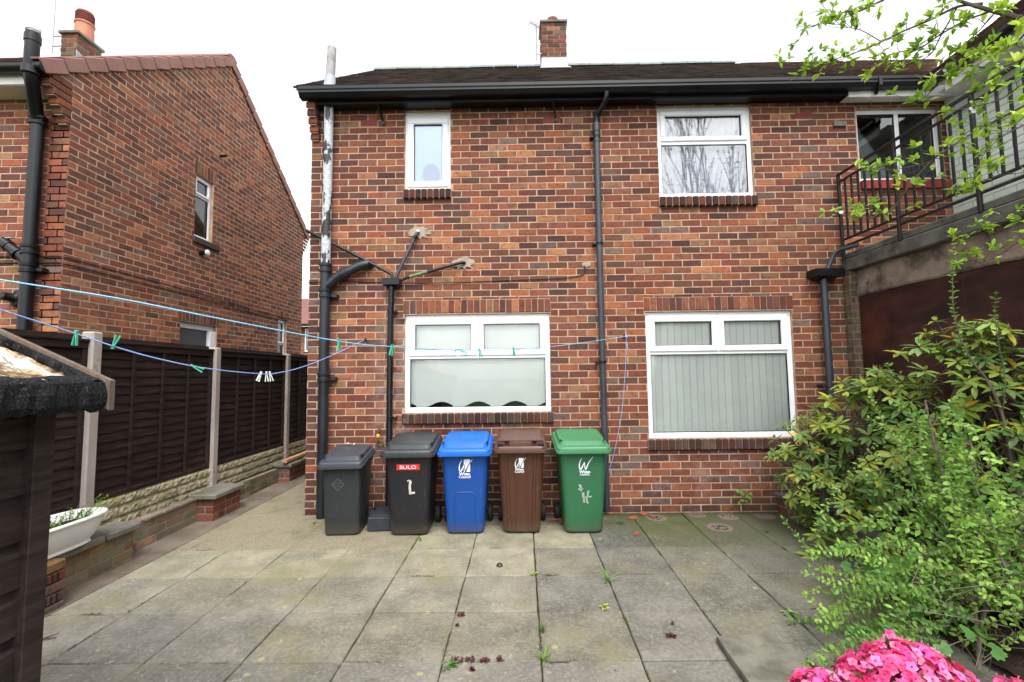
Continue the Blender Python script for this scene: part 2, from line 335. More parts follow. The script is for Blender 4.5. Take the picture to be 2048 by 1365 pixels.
# paving: per slab tone, grime, lichen, green film by the wall, pale rings where flower pots stood
def paving(name, rings):
    m = NT(name); a = m.attr(); n = m.noise(3.2, 6, .65); n2 = m.noise(45, 5, .7); n3 = m.noise(1.7, 5, .6, None, .4); p = m.pos()
    k = m.ramp(n, .28, .75, .66, 1.22); x = m.new('ShaderNodeCombineColor')
    for i in range(3): m.L(k, x.inputs[i])
    c = m.mix(1.0, a, x.outputs[0], 'MULTIPLY')
    c = m.mix(m.ramp(n2, .45, .8, 0, .55), c, lin(200, 194, 180)); c = m.mix(m.ramp(n2, .5, .2, 0, .5), c, lin(84, 82, 74))
    c = m.mix(m.ramp(n3, .52, .72, 0, .6), c, lin(152, 148, 106))
    fine = m.noise(11, 6, .75, None, 1.4)
    c = m.mix(m.math('MULTIPLY', m.ramp(fine, .6, .64, 0, .5), m.ramp(m.noise(2.4, 3), .45, .6)), c, lin(206, 202, 190))
    c = m.mix(m.math('MULTIPLY', m.ramp(fine, .33, .28, 0, .6), m.ramp(m.noise(1.3, 3), .45, .6)), c, lin(70, 68, 60))
    vo = m.new('ShaderNodeTexVoronoi'); vo.inputs['Scale'].default_value = 6; m.L(m.oc(), vo.inputs['Vector'])
    sp = m.math('MULTIPLY', m.ramp(vo.outputs['Distance'], .14, .09), m.ramp(m.noise(3.1, 2), .5, .6))
    c = m.mix(m.math('MULTIPLY', sp, .8), c, lin(196, 186, 140))
    g = m.math('MULTIPLY', m.ramp(p[0], .6, 1.4), m.ramp(p[1], -1.5, -.25)); g = m.math('MULTIPLY', g, m.ramp(n, .3, .62, .35, 1))
    c = m.mix(g, c, lin(96, 104, 62))
    g2 = m.math('MULTIPLY', m.ramp(p[0], 1.3, 2.6), .35); c = m.mix(g2, c, lin(92, 90, 80))
    for (rx, ry, rr, inner) in rings:
        d = m.math('SQRT', m.math('ADD', m.math('POWER', m.math('ABSOLUTE', m.math('SUBTRACT', p[0], rx)), 2), m.math('POWER', m.math('ABSOLUTE', m.math('SUBTRACT', p[1], ry)), 2)))
        d = m.math('ADD', d, m.math('MULTIPLY', m.math('SUBTRACT', m.noise(25, 3), .5), .03))
        c = m.mix(m.ramp(d, rr, rr - .02, 0, .85), c, lin(150, 132, 124))
        c = m.mix(m.math('MULTIPLY', m.ramp(d, rr * .75, rr * .5), m.ramp(m.noise(30, 4), .5, .56, 0, inner)), c, lin(58, 42, 38))
    wf = m.math('MULTIPLY', m.ramp(p[1], -.22, -.02), m.ramp(n, .3, .6, .35, .9)); c = m.mix(wf, c, lin(74, 70, 52)); c = m.mix(1.0, c, (.63, .626, .622), 'MULTIPLY'); m.base(c); m.rough(.92); m.spec(.2); m.bump(n2, .004, .6); m.bump(fine, .004, .35); m.bump(n, .008, .3); return m.mat  # wf: dirt and moss tone at the wall foot, also painting in contact shade
M['aggregate'] = None
m = NT('exposed_aggregate'); vo = m.new('ShaderNodeTexVoronoi'); vo.inputs['Scale'].default_value = 120; m.L(m.oc(), vo.inputs['Vector'])
sep = m.new('ShaderNodeSeparateColor'); m.L(vo.outputs['Color'], sep.inputs[0])
c = m.mix(sep.outputs[0], lin(176, 164, 132), lin(216, 206, 176)); c = m.mix(m.ramp(vo.outputs['Distance'], .3, .7, 0, .5), c, lin(140, 130, 102))
c = m.mix(m.ramp(m.noise(2.2, 5), .5, .75, 0, .6), c, lin(140, 138, 98)); c = m.mix(m.ramp(m.noise(5, 5), .55, .75, 0, .5), c, lin(120, 110, 96))
c = m.mix(1.0, c, (.62, .62, .64), 'MULTIPLY'); m.base(c); m.rough(.9); m.spec(.25); m.bump(vo.outputs['Distance'], -.012, .8); M['aggregate'] = m.mat
M['path'] = simple('path_concrete', lin(118, 107, 96), .95, .3, 3, .8, 50, .006, dirt=lin(92, 82, 72), dscale=2.4, dlo=.45, dhi=.7, spec=.2)
M['dirt'] = simple('joint_dirt', lin(62, 56, 46), 1, .4, 9, .8, 60, .01, dirt=lin(74, 84, 44), dscale=5, spec=.1)
M['ground'] = simple('rough_grass_ground', lin(72, 82, 50), 1, .4, 2, .8, 30, .03, dirt=lin(70, 60, 46), dscale=1.4, spec=.1)
# ------------------------------------------------------------------ brickwork
BH, BL, BJ = .0807, .2265, .0125
KB = .63
DARK = [lin(92, 64, 60, KB), lin(80, 58, 56, KB), lin(104, 70, 64, KB), lin(98, 74, 66, KB)]
REDB = [lin(144, 84, 64, KB), lin(128, 78, 62, KB), lin(154, 90, 68, KB), lin(140, 76, 60, KB), lin(158, 102, 78, KB), lin(124, 84, 68, KB), lin(146, 94, 78, KB)]
ORNG = [lin(192, 116, 76, KB), lin(178, 102, 68, KB), lin(204, 136, 94, KB), lin(172, 106, 74, KB), lin(184, 122, 88, KB)]
BUFF = [lin(188, 142, 108, KB), lin(172, 126, 96, KB), lin(160, 122, 84, KB)]
GREY = [lin(124, 106, 100, KB), lin(140, 122, 110, KB), lin(118, 104, 96, KB)]
MOSS = [lin(118, 112, 84, KB), lin(132, 126, 96, KB), lin(108, 104, 80, KB)]
def pick(w):
    t = rnd() * sum(w)
    for l, q in zip((DARK, REDB, ORNG, BUFF, GREY, MOSS), w):
        t -= q
        if t <= 0: break
    c = random.choice(l); e = random.choice(REDB); f = ru(.08, .4); k = ru(.84, 1.16); c = tuple(a * (1 - f) + b * f for a, b in zip(c, e))
    return (c[0] * k, c[1] * k * ru(.95, 1.05), c[2] * k)
def sub_rect(r, h):
    a0, a1, b0, b1 = r; c0, c1, d0, d1 = h
    if c0 >= a1 or c1 <= a0 or d0 >= b1 or d1 <= b0: return [r]
    out = []
    if c0 > a0: out.append((a0, c0, b0, b1))
    if c1 < a1: out.append((c1, a1, b0, b1))
    m0, m1 = max(a0, c0), min(a1, c1)
    if d0 > b0: out.append((m0, m1, b0, d0))
    if d1 < b1: out.append((m0, m1, d1, b1))
    return out
def one_brick(mb, O, U, N, a0, a1, b0, b1, proud=.0034, bev=.003, jit=1.0):
    Z = V((0, 0, 1)) if abs(N.z) < .5 else N.cross(U)
    if a1 - a0 < .018 or b1 - b0 < .014: return
    j = lambda s: ru(-s, s) * jit
    o = j(.0016); t = j(.0012)
    def P(u, w, d): return O + U * u + Z * w + N * d
    e = [(a0 + j(.0016), b0 + t + j(.0012)), (a1 + j(.0016), b0 - t + j(.0012)), (a1 + j(.0016), b1 - t + j(.0012)), (a0 + j(.0016), b1 + t + j(.0012))]
    cx, cz = (a0 + a1) / 2, (b0 + b1) / 2
    vs = [P(u, w, -.004) for u, w in e] + [P(u, w, proud - bev * .7 + o) for u, w in e]
    vs += [P(u + (bev if u < cx else -bev), w + (bev if w < cz else -bev), proud + o) for u, w in e]
    fs = []
    for r in (0, 4):
        for i in range(4):
            k = (i + 1) % 4; fs.append((r + i, r + k, r + 4 + k, r + 4 + i))
    fs.append((8, 9, 10, 11))
    if U.cross(Z).dot(N) < 0: fs = [f[::-1] for f in fs]
    mb.add(vs, fs, False)
def brick_panel(mb, O, U, N, width, z0, z1, holes, pal, lim=None, phase=0.0, zbase=0.0, L=BL, H=BH, proud=.0034):
    O, U, N = V(O), V(U), V(N)
    i0 = math.floor((z0 - zbase) / H)
    for i in range(i0, int((z1 - zbase) / H) + 1):
        b0, b1 = zbase + i * H + BJ / 2, zbase + (i + 1) * H - BJ / 2
        b0, b1 = max(b0, z0), min(b1, z1)
        if b1 - b0 < .015: continue
        u = -L + (L / 2 if i % 2 else 0) + phase + ru(-.006, .006)
        while u < width:
            a0, a1 = u + BJ / 2, u + L - BJ / 2; u += L + ru(-.002, .002)
            a0, a1 = max(a0, 0), min(a1, width)
            if lim:
                l0, l1 = lim((b0 + b1) / 2); a0, a1 = max(a0, l0), min(a1, l1)
            if a1 - a0 < .02: continue
            mb.col = pal((a0 + a1) / 2, (b0 + b1) / 2)
            rs = [(a0, a1, b0, b1)]
            for h in holes: rs = [q for r in rs for q in sub_rect(r, h)]
            for r in rs: one_brick(mb, O, U, N, *r, proud)
def soldiers(mb, O, U, N, a0, a1, b0, b1, w, pitch=.0765, proud=.0045):
    O, U, N = V(O), V(U), V(N); n = max(1, round((a1 - a0) / pitch)); p = (a1 - a0) / n
    for i in range(n):
        mb.col = pick(w); one_brick(mb, O, U, N, a0 + i * p + .0045, a0 + (i + 1) * p - .0045, b0 + .004, b1 - .004, proud, .005)
def backing(mb, O, U, N, width, z0, z1, holes, th):
    """the wall itself, cut round its openings"""
    O, U, N = V(O), V(U), V(N); Z = V((0, 0, 1))
    us = sorted({0, width, *[h[0] for h in holes], *[h[1] for h in holes]}); us = [u for u in us if 0 <= u <= width]
    for u0_, u1_ in zip(us, us[1:]):
        hs = sorted((max(h[2], z0), min(h[3], z1)) for h in holes if h[0] <= u0_ + 1e-6 and h[1] >= u1_ - 1e-6)
        cur = z0; segs = []
        for a, b in hs:
            if a > cur: segs.append((cur, a))
            cur = max(cur, b)
        if cur < z1: segs.append((cur, z1))
        for a, b in segs:
            c = O + U * ((u0_ + u1_) / 2) + Z * ((a + b) / 2) - N * (th / 2)
            mb.obox(MX((U, N, Z)).transposed().to_4x4() if False else MX.Translation(c) @ MX((U, N, Z)).transposed().to_4x4(), u1_ - u0_, th, b - a)
def reveal_bricks(mb, O, U, N, h, depth, pal, sides='LR'):
    O, U, N = V(O), V(U), V(N)
    for s in sides:
        if s == 'L': o, u, n = O + U * h[0] - N * depth, N, U
        else: o, u, n = O + U * h[1], -N, -U
        brick_panel(mb, o - n * .006 + n * .001, u, n, depth - .004, h[2], h[3], [], pal, phase=ru(0, .1))
def pal_main(u, z):
    """house front: dark and red bricks, a band with many orange ones at first-floor level"""
    x = u - 2.45
    if z > 4.55: w = (2, 6, 1.2, .7, .3, 0)
    elif z > 3.6: w = (3.2, 6, 1.6, .3, .3, 0)
    elif z > 2.3: w = (2.2, 5.5, 3.4, .9, .4, 0)
    elif z > 1.2: w = (1.4, 6.5, 2.2, .5, .5, 0)
    else: w = (1.4, 7, .6, .15, .9, 0)
    w = list(w)
    if x < -2.28: w = [7, 2, .3, .2, 1.0, .5 if z < 1 else 0]
    elif x < -1.9 and z > 2: w[0] += 1
    if .9 < x < 1.4 and 1.2 < z < 2.6: w[2] += 3
    if x > 2.9 and z < 1.0: w[4] += 3; w[5] += 5 * max(0, min(1, (x - 2.5)))
    if x > 3.6 and z < 2.6: w[4] += 4; w[5] += 3
    return pick(w)

# ------------------------------------------------------------------ windows
def window(parent, xf, w, h, bars, panes, sill=None, glassm='glass', fr=.06, dp=.07, nm='window'):
    """frame seen from -y; local x 0..w, z 0..h, outer face at y=0; panes = [(x0,x1,z0,z1,sash)]"""
    f = MB(); b = .006
    f.box(0, w, 0, dp, 0, fr, b); f.box(0, w, 0, dp, h - fr, h, b)
    f.box(0, fr, .001, dp - .001, fr, h - fr, b); f.box(w - fr, w, .001, dp - .001, fr, h - fr, b)
    for (x0, x1, z0, z1) in bars: f.box(x0, x1, .002, dp - .002, z0, z1, b)
    fo = f.build(nm, M['white'], parent, xf=xf)
    for (x0, x1, z0, z1, sash) in panes:
        g = MB()
        if sash:
            s = MB(); t = sash
            s.box(x0, x1, -.016, .05, z0, z0 + t, .009); s.box(x0, x1, -.016, .05, z1 - t, z1, .009)
            s.box(x0, x0 + t, -.0155, .05, z0 + t - .004, z1 - t + .004, .009); s.box(x1 - t, x1, -.0155, .05, z0 + t - .004, z1 - t + .004, .009)
            so = s.build('sash', M['white'], fo, xf=xf); x0 += t; x1 -= t; z0 += t; z1 -= t
        k = MB(); e = .006
        k.box(x0, x1, .012, .03, z0, z0 + e); k.box(x0, x1, .012, .03, z1 - e, z1); k.box(x0, x0 + e, .012, .03, z0 + e, z1 - e); k.box(x1 - e, x1, .012, .03, z0 + e, z1 - e)
        k.build('gasket', M['slot'], fo, xf=xf)
        g.box(x0 + .001, x1 - .001, .02, .026, z0 + .001, z1 - .001)
        g.build('pane', M[glassm], fo, xf=xf)
    return fo
def tiles(mb, O, U, S, width, length, tw, tc, pal, th=.014, lim=None, lift=.01):
    O, U, S = V(O), V(U), V(S); N = U.cross(S).normalized(); n = int(length / tc) + 1
    for i in range(n):
        off = (tw / 2 if i % 2 else 0); s0 = i * tc; s1 = min(s0 + tc * 1.15, length); u = -off
        a, b = (0, width) if lim is None else lim(s0 + tc / 2)
        while u < width:
            x0, x1 = max(u + .0015, a), min(u + tw - .0015, b); u += tw
            if x1 - x0 < .02: continue
            mb.col = pal(); j = ru(0, .006); k = ru(-.004, .004)
            q = [O + U * x0 + S * (s0 + k) + N * (lift + th + j), O + U * x1 + S * (s0 + k) + N * (lift + th + j + ru(-.003, .003)), O + U * x1 + S * s1 + N * .004, O + U * x0 + S * s1 + N * .004]
            lo = [O + U * x0 + S * (s0 + k) + N * (-.002), O + U * x1 + S * (s0 + k) + N * (-.002)]
            mb.add(q + lo, [(0, 1, 2, 3), (4, 5, 1, 0), (4, 0, 3), (1, 5, 2)], False)
def pal_roof():
    k = ru(.75, 1.25); c = random.choice([lin(76, 68, 65), lin(84, 75, 70), lin(66, 62, 61), lin(92, 80, 73)])
    return (c[0] * k, c[1] * k, c[2] * k)
def pal_brown():
    k = ru(.8, 1.2); c = random.choice([lin(92, 72, 62), lin(84, 66, 58), lin(100, 80, 70)])
    return (c[0] * k, c[1] * k, c[2] * k)

# ------------------------------------------------------------------ the house
X0, X1 = -2.45, 4.11
house = empty('brick_house', (0, 0, 0), 'red brick house with four white windows and black gutter behind the row of bins', 'house')
ZT = 4.81
op = dict(lw=(-1.315, .397, 1.148, 2.297), rw=(1.513, 3.226, .825, 2.293), ul=(-1.322, -.766, 3.815, 4.80), ur=(1.734, 2.866, 3.674, 4.80))
win_h = [(a - X0, b - X0, c, d) for a, b, c, d in op.values()]
lintels = [(-1.33, .41, 2.309, 2.468), (1.498, 3.24, 2.306, 2.464)]
sills = [(-1.335, .42, 1.026, 1.143), (1.495, 3.24, .70, .82), (-1.33, -.755, 3.69, 3.805), (1.72, 2.885, 3.548, 3.664)]
trim_h = [(a - X0, b - X0, c - .004, d + .004) for a, b, c, d in lintels + sills]
airb = [(-1.86, -1.655, 4.615, 4.685), (.36, .565, 4.615, 4.685), (3.40, 3.60, 4.615, 4.685)]
air_h = [(a - X0, b - X0, c - .004, d + .004) for a, b, c, d in airb]
wall = MB(); wall.mi = 1
FO = V((X0, 0, 0)); FU = V((1, 0, 0)); FN = V((0, -1, 0))
backing(wall, FO, FU, FN, X1 - X0, -.06, 4.95, win_h, .22)
wall.mi = 0
brick_panel(wall, FO, FU, FN, X1 - X0, -.06, 4.83, win_h + trim_h + air_h, pal_main)
for h in win_h: reveal_bricks(wall, FO, FU, FN, h, .10, pal_main)
for a, b, c, d in lintels: soldiers(wall, (0, 0, 0), FU, FN, a, b, c, d, (1.6, 6, 1.6, .2, .2, 0), proud=.009)
# end wall of the house, and its stepped brick corbels under the eaves
wall.mi = 1; wall.box(X0, X0 + .22, .22, 5.6, -.06, 4.95)
wall.prism([(X0, -.15, 4.95), (X0, 5.65, 4.95), (X0, 2.75, 7.2)], (.2, 0, 0)); wall.mi = 0
brick_panel(wall, (X0, 5.6, 0), (0, -1, 0), (-1, 0, 0), 5.6, -.06, 4.95, [], lambda u, z: pick((4, 5, .6, .2, .3, 0)))
for i, yy in enumerate((-.035, -.065, -.10, -.135, -.165)):
    z = 4.44 + i * BH * 1.02
    wall.col = pick((3, 5, 1, 0, 0, 0)); wall.obox(MX.Translation((X0 + .045, yy / 2 - .002, z + .036)), .105, -yy, .07, .006)
    wall.mi = 1; wall.box(X0 + .005, X0 + .09, yy + .012, .05, z - .012, z + .003); wall.mi = 0
wo = wall.build('wall', [M['brick'], M['mortar']], house)
am = MB()
for a, b, c, d in airb:
    am.box(a, b, -.009, .01, c, d, .002)
    for i in range(9):
        for j in range(3): am.mi = 1; am.box(a + .012 + i * .021, a + .022 + i * .021, -.0105, -.0085, c + .010 + j * .019, c + .021 + j * .019); am.mi = 0
    o = am.build('air_brick', [M['terra_red'] if 'terra_red' in M else M['redsill'], M['slot']], house); am = MB()
sw = (6, .8, .2, .1, 3.2, 0)
for a, b, c, d in sills:
    s = MB(); s.mi = 1; s.box(a, b, -.035, .1, c + .004, d - .004); s.mi = 0
    n = round((b - a) / .0765); p = (b - a) / n
    for i in range(n):
        s.col = tuple(v * .55 for v in pick(sw if c < 2 else (6, 2, .2, .1, .2, 0))); s.obox(MX.Translation((a + (i + .5) * p, .02 + ru(-.003, .003), (c + d) / 2)) @ MX.Rotation(ru(-.01, .01), 4, 'Y'), p - .008, .14, d - c, .01)
    s.build('window_sill', [M['brick'], M['old_mortar'] if c < 2 else M['mortar']], house)
# cement patches where the waste pipes come out
def patch(cx, cz, w, h, parent):
    pm = MB(); n = 22; ph = ru(0, 9)
    ring = [(math.cos(2 * math.pi * i / n), math.sin(2 * math.pi * i / n), 1 + .22 * math.sin(3 * i + ph) + ru(-.14, .14)) for i in range(n)]
    pm.loft([[V((cx + a * w * r, -.004, cz + b * h * r)) for a, b, r in ring], [V((cx + a * w * r * .93, -.0125, cz + b * h * r * .93)) for a, b, r in ring]][::1], False, True, False)
    for i, f in enumerate(pm.f): pm.f[i] = f[::-1]
    return pm.build('cement_patch', M['patch'], parent)
patch(.84, 2.87, .055, .035, house); patch(-1.15, 3.285, .13, .075, house); patch(-.62, 2.905, .14, .07, house)
# windows
def fx(a, c, y=.035): return MX.Translation((a, y, c))
a, b, c, d = op['lw']; w, h = b - a, d - c
o = window(house, fx(a, c), w, h, [(.06, w - .06, .625, .665), (w / 2 - .02, w / 2 + .02, .665, h - .06)], [(.06, w - .06, .06, .625, 0), (.05, w / 2 - .004, .66, h - .05, .07), (w / 2 + .004, w - .05, .66, h - .05, .07)])
bl = MB(); n = 160; prof = []      # roller blind with a scalloped hem
for i in range(n + 1):
    t = i / n; x = .03 + t * (w - .06); ph = ((t * 3.78 + .42) % 1.0)
    z = .075 - .02 * abs(math.sin(math.pi * (ph * 2))) if ph > .62 or ph < .0 else .075 + .045 * math.sin(math.pi * ph / .62)
    prof.append((x, z))
for (x0_, z0_), (x1_, z1_) in zip(prof, prof[1:]):
    bl.add([(x0_, .085, z0_), (x1_, .085, z1_), (x1_, .085, h - .03), (x0_, .085, h - .03), (x0_, .088, z0_), (x1_, .088, z1_), (x1_, .088, h - .03), (x0_, .088, h - .03)], [(0, 1, 2, 3), (7, 6, 5, 4), (0, 4, 5, 1)], False)
bl.box(.03, w - .03, .0815, .0845, .145, .153)
bl.build('blind', M['blind'], o, xf=fx(a, c))
a, b, c, d = op['rw']; w, h = b - a, d - c
o = window(house, fx(a, c), w, h, [(.06, w - .06, .965, 1.01), (w / 2 - .02, w / 2 + .02, 1.01, h - .06)], [(.06, w - .06, .06, .965, 0), (.05, w / 2 - .004, 1.0, h - .05, .068), (w / 2 + .004, w - .05, 1.0, h - .05, .068)])
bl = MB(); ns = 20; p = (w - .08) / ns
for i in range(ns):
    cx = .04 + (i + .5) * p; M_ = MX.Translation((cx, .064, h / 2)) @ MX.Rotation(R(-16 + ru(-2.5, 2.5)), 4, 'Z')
    k = ru(.9, .99); bl.col = (k * .97, k, k * .975); bl.obox(M_, p * 1.018, .002, h - .13); bl.col = (.62, .66, .64); bl.obox(M_ @ MX.Translation((p * .48, -.0025, 0)), .006, .002, h - .131)  # narrow darker strip paints in the shade line where slats overlap
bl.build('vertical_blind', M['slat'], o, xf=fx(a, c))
a, b, c, d = op['ul']; w, h = b - a, d - c
o = window(house, fx(a, c, .03), w, h, [(.035, w - .035, h - .085, h - .0355)], [(.03, w - .03, .035, h - .08, .075)], fr=.035)
q = MB(); q.box(.09, w - .09, .028, .04, .09, h - .13); q.build('obscured_pane', M['frost'], o, xf=fx(a, c, .03))
q = MB(); q.lathe((0, 0, 0), [(.105, .0), (.105, .004)], 28, True, V((0, -1, 0))); q.build('oval_card', M['oval'], o, xf=fx(a, c, .03) @ MX.Translation((w * .56, .0275, .21)) @ MX.Diagonal((1, 1, 1.25, 1)))
a, b, c, d = op['ur']; w, h = b - a, d - c
o = window(house, fx(a, c, .03), w, h, [(.05, w - .05, .655, .70)], [(.05, w - .05, .05, .66, 0), (.045, w - .045, .695, h - .05, .06)], glassm='glass_mirror', fr=.05)
cu = MB(); n = 90
for s in range(2):
    pts = []
    for i in range(n + 1):
        x = .03 + (w - .06) * i / n; pts.append((x, .12 + .012 * math.sin(i * 1.05) + .006 * math.sin(i * .37 + 1)))
for (xa, ya), (xb, yb) in zip(pts, pts[1:]): cu.add([(xa, ya, .03), (xb, yb, .03), (xb, yb, h - .03), (xa, ya, h - .03)], [(0, 1, 2, 3)], True)
cu.build('net_curtain', M['net'], o, xf=fx(a, c, .03))
for k, (a, b, c, d) in op.items():
    rm = MB(); rm.box(a - .05, b + .05, .5, .52, c - .1, d + .05); rm.build('room_wall', M['dark_room'], house)
# eaves, gutter, roof, chimney
def roof_prism(mb, x0, x1, ye, ze, yr, zr, th=.05): mb.prism([(x0, ye, ze), (x0, yr, zr), (x0, 2 * yr - ye, ze), (x0, 2 * yr - ye, ze - th), (x0, yr, zr - th * 1.3), (x0, ye, ze - th)], (x1 - x0, 0, 0))
YR, ZR, YE, ZE = 2.75, 7.24, -.20, 4.985
rf = MB(); roof_prism(rf, -2.56, 4.115, YE, ZE, YR, ZR); s_ = (V((0, YR, ZR)) - V((0, YE, ZE))); sl = s_.length; s_.normalize()
rf.mi = 0; tiles(rf, (-2.58, YE - .03, ZE - .02), (1, 0, 0), s_, 6.695, sl + .03, .17, .1, pal_roof)
ro = rf.build('roof', [M['tile']], house)
rg = MB(); x = -2.56
while x < 4.0:
    L_ = ru(.42, .46); z = ZR + ru(-.006, .008)
    rg.loft([[V((xx, YR + .12 * math.cos(t), z - .03 + .085 * math.sin(t))) for t in [math.pi * k / 8 for k in range(9)]] for xx in (x, min(x + L_ - .012, 4.1))], True, True, False); x += L_
rg.build('ridge_tiles', M['ridge'], ro)
fa = MB(); fa.box(-2.44, 3.93, -.162, -.142, 4.80, 4.97, .003); fa.box(-2.44, 3.93, -.155, -.005, 4.815, 4.827); fa.box(3.912, 3.93, -.142, -.005, 4.7995, 4.814)
fa.build('fascia', M['black'], house)
def gutter(mb, x0, x1, y=-.166, zt=4.955, d=.11, h=.115):
    pr = [(y, zt), (y, zt - h), (y - d * .72, zt - h), (y - d, zt - h * .62), (y - d, zt - h * .45), (y - d * 1.06, zt - h * .3), (y - d * 1.06, zt), (y - d * 1.0, zt), (y - d * .95, zt - h * .3), (y - .008, zt - h * .9)]
    mb.loft([[V((x0, a, b)) for a, b in pr], [V((x1, a, b)) for a, b in pr]], True, True, False)
gu = MB(); gutter(gu, -2.5, 4.06)
gu.build('gutter', M['black'], house)
for x in (-1.62, .47):
    sb = MB(); sb.bar((x, -.13, 4.82), (x + .04, -.02, 4.66), .02, .02); sb.box(x + .03, x + .06, -.03, -.005, 4.62, 4.7); sb.build('gutter_strut', M['black'], house)
ch = MB(); cx0, cx1, cy0, cy1 = .525, .985, 2.55, 2.98; ch.mi = 1; ch.box(cx0 + .008, cx1 - .008, cy0 + .008, cy1 - .008, 6.9, 7.98); ch.mi = 0
pc = lambda u, z: pick((4, 4, .3, .1, 1.5, .3))
brick_panel(ch, (cx0, cy0 + .006, 0), (1, 0, 0), (0, -1, 0), .46, 7.0, 7.99, [], pc); brick_panel(ch, (cx0 + .006, cy1, 0), (0, -1, 0), (-1, 0, 0), .43, 7.0, 7.99, [], pc); brick_panel(ch, (cx1 - .006, cy0, 0), (0, 1, 0), (1, 0, 0), .43, 7.0, 7.99, [], pc)
co = ch.build('chimney', [M['brick'], M['old_mortar']], house)
t = MB(); t.box(cx0 - .02, cx1 + .02, cy0 - .02, cy1 + .02, 7.985, 8.03, .008); t.build('chimney_cap', M['concrete'], co)
t = MB(); t.lathe((.75, 2.72, 8.03), [(.115, 0), (.115, .05), (.125, .055), (.12, .1), (.1, .135), (.05, .15)], 24)
for i in range(12):
    an = i * math.pi / 6; t.mi = 1; t.obox(MX.Translation((.75 + .119 * math.cos(an), 2.72 + .119 * math.sin(an), 8.095)) @ MX.Rotation(an, 4, 'Z'), .006, .02, .06); t.mi = 0
t.build('chimney_pot', [M['terra_dark'], M['slot']], co)
t = MB(); t.prism([(cx0 - .02, 2.52, 7.04), (cx1 + .02, 2.52, 7.04), (cx1 + .0, 2.535, 7.30), (cx0 + .0, 2.535, 7.30)], (0, .008, 0)); t.prism([(cx0 - .04, 2.36, 6.985), (cx1 + .05, 2.36, 6.985), (cx1 + .03, 2.53, 7.12), (cx0 - .02, 2.53, 7.12)], (0, 0, .01)); t.build('lead_flashing', M['lead'], co)
def aerial(x, y, z0, z1, parent, hd):
    t = MB(); t.tube([(x, y, z0), (x, y, z1)], .009, 6); t.bar((x, y, z0 + .12), (x + hd, y, z0 + .12), .015, .015); t.bar((x, y, z0 + .3), (x + hd, y, z0 + .3), .015, .015)
    t.tube([(x - .12, y - .1, z1 - .05), (x + .1, y + .12, z1)], .006, 5)
    for i in range(8):
        f = i / 7; p = V((x - .12 + .22 * f, y - .1 + .22 * f, z1 - .05 + .05 * f)); s = .06; t.tube([p + V((-s * .7, s * .7, -.02)), p + V((s * .7, -s * .7, .02))], .0035, 4)
    return t.build('television_aerial', M['steel'], parent)
aerial(.44, 2.6, 7.3, 8.0, co, .1)
# soil stack: black below, peeling paint above, weathered vent through the roof
def collar(mb, x, y, z, r): mb.lathe((x, y, z), [(r * 1.0, -.05), (r * 1.28, -.045), (r * 1.3, -.02), (r * 1.12, -.012), (r * 1.12, .015), (r * 1.3, .022), (r * 1.34, .05), (r * 1.05, .056)], 18)
sp = MB(); SX, SY, SR = -2.222, -.085, .055
sp.tube([(SX, SY, -.02), (SX, SY, 2.85)], SR, 18)
for z in (2.85, 2.55, 1.575): collar(sp, SX, SY, z, SR)
for z in (2.53, 1.56): sp.box(SX + .05, SX + .135, SY + .01, -.004, z - .03, z + .02, .008)
sp.tube([(SX, SY, 2.62), (SX + .07, SY, 2.68), (SX + .12, SY, 2.73), (SX + .4, SY - .005, 2.87), (SX + .47, SY + .02, 2.895), (SX + .5, SY + .09, 2.9)], [.052, .054, .052, .052, .052, .05], 16)
for t_ in (.17, .2, .24): p0 = V((SX + t_, SY, 2.73 + (t_ - .12) * .5)); sp.lathe(p0, [(.053, -.012), (.067, -.01), (.067, .01), (.053, .012)], 16, True, V((1, 0, .5)))
so = sp.build('soil_pipe', M['iron'], house)
t = MB(); t.tube([(SX, SY, 2.89), (SX + .005, SY, 3.9), (SX + .006, SY, 4.75), (SX + .0, SY, 4.88)], SR - .002, 18); t.build('peeling_section', M['peel'], so)
t = MB(); t.tube([(SX + .004, SY, 4.9), (SX + .03, SY, 5.56)], [.055, .05], 16); t.build('vent_end', M['vent'], so)
t = MB(); t.tube([(SX + .006, SY, 4.99), (SX + .016, SY, 5.2)], [.075, .06], 16); t.build('pipe_flashing', M['lead'], so)
# left hopper with three waste pipes
hp = MB(); hx = -1.445
def hopper(mb, x, zt, w=.2, h=.115, dd=.13):
    r = lambda s, z, o: [V((x - w / 2 * s, -.012, z)), V((x - w / 2 * s, -.012 - dd * s, z)), V((x + w / 2 * s, -.012 - dd * s, z)), V((x + w / 2 * s, -.012, z))]
    mb.loft([r(.42, zt - h, 0), r(.86, zt - h * .72, 0), r(1, zt - h * .68, 0), r(1, zt - .005, 0), r(.94, zt, 0), r(.88, zt, 0), r(.84, zt - .05, 0)], True, True, False)
hopper(hp, hx, 2.715)
hp.tube([(hx, -.08, 2.62), (hx - .012, -.08, 2.2), (hx - .022, -.075, .06), (hx - .02, -.1, .0)], .034, 14)
for z in (2.33, 1.1): hp.lathe((hx - .01, -.08, z), [(.033, -.015), (.04, -.014), (.04, .014), (.033, .015)], 14); hp.box(hx + .02, hx + .055, -.085, -.004, z - .01, z + .01)
ho = hp.build('hopper_downpipe', M['black'], house)
def wpipe(pts, r, mats, nm='waste_pipe'):
    t = MB(); t.tube(pts, r, 10); return t.build(nm, mats, ho)
wpipe([(-2.47, .1, 3.33), (-2.475, -.04, 3.318), (-1.95, -.06, 3.045), (-1.45, -.085, 2.77), (-1.42, -.09, 2.68)], .02, M['black'])
wpipe([(-1.148, -.002, 3.28), (-1.15, -.04, 3.285), (-1.165, -.05, 3.25), (-1.385, -.075, 2.76), (-1.40, -.08, 2.69)], .019, M['greypipe'])
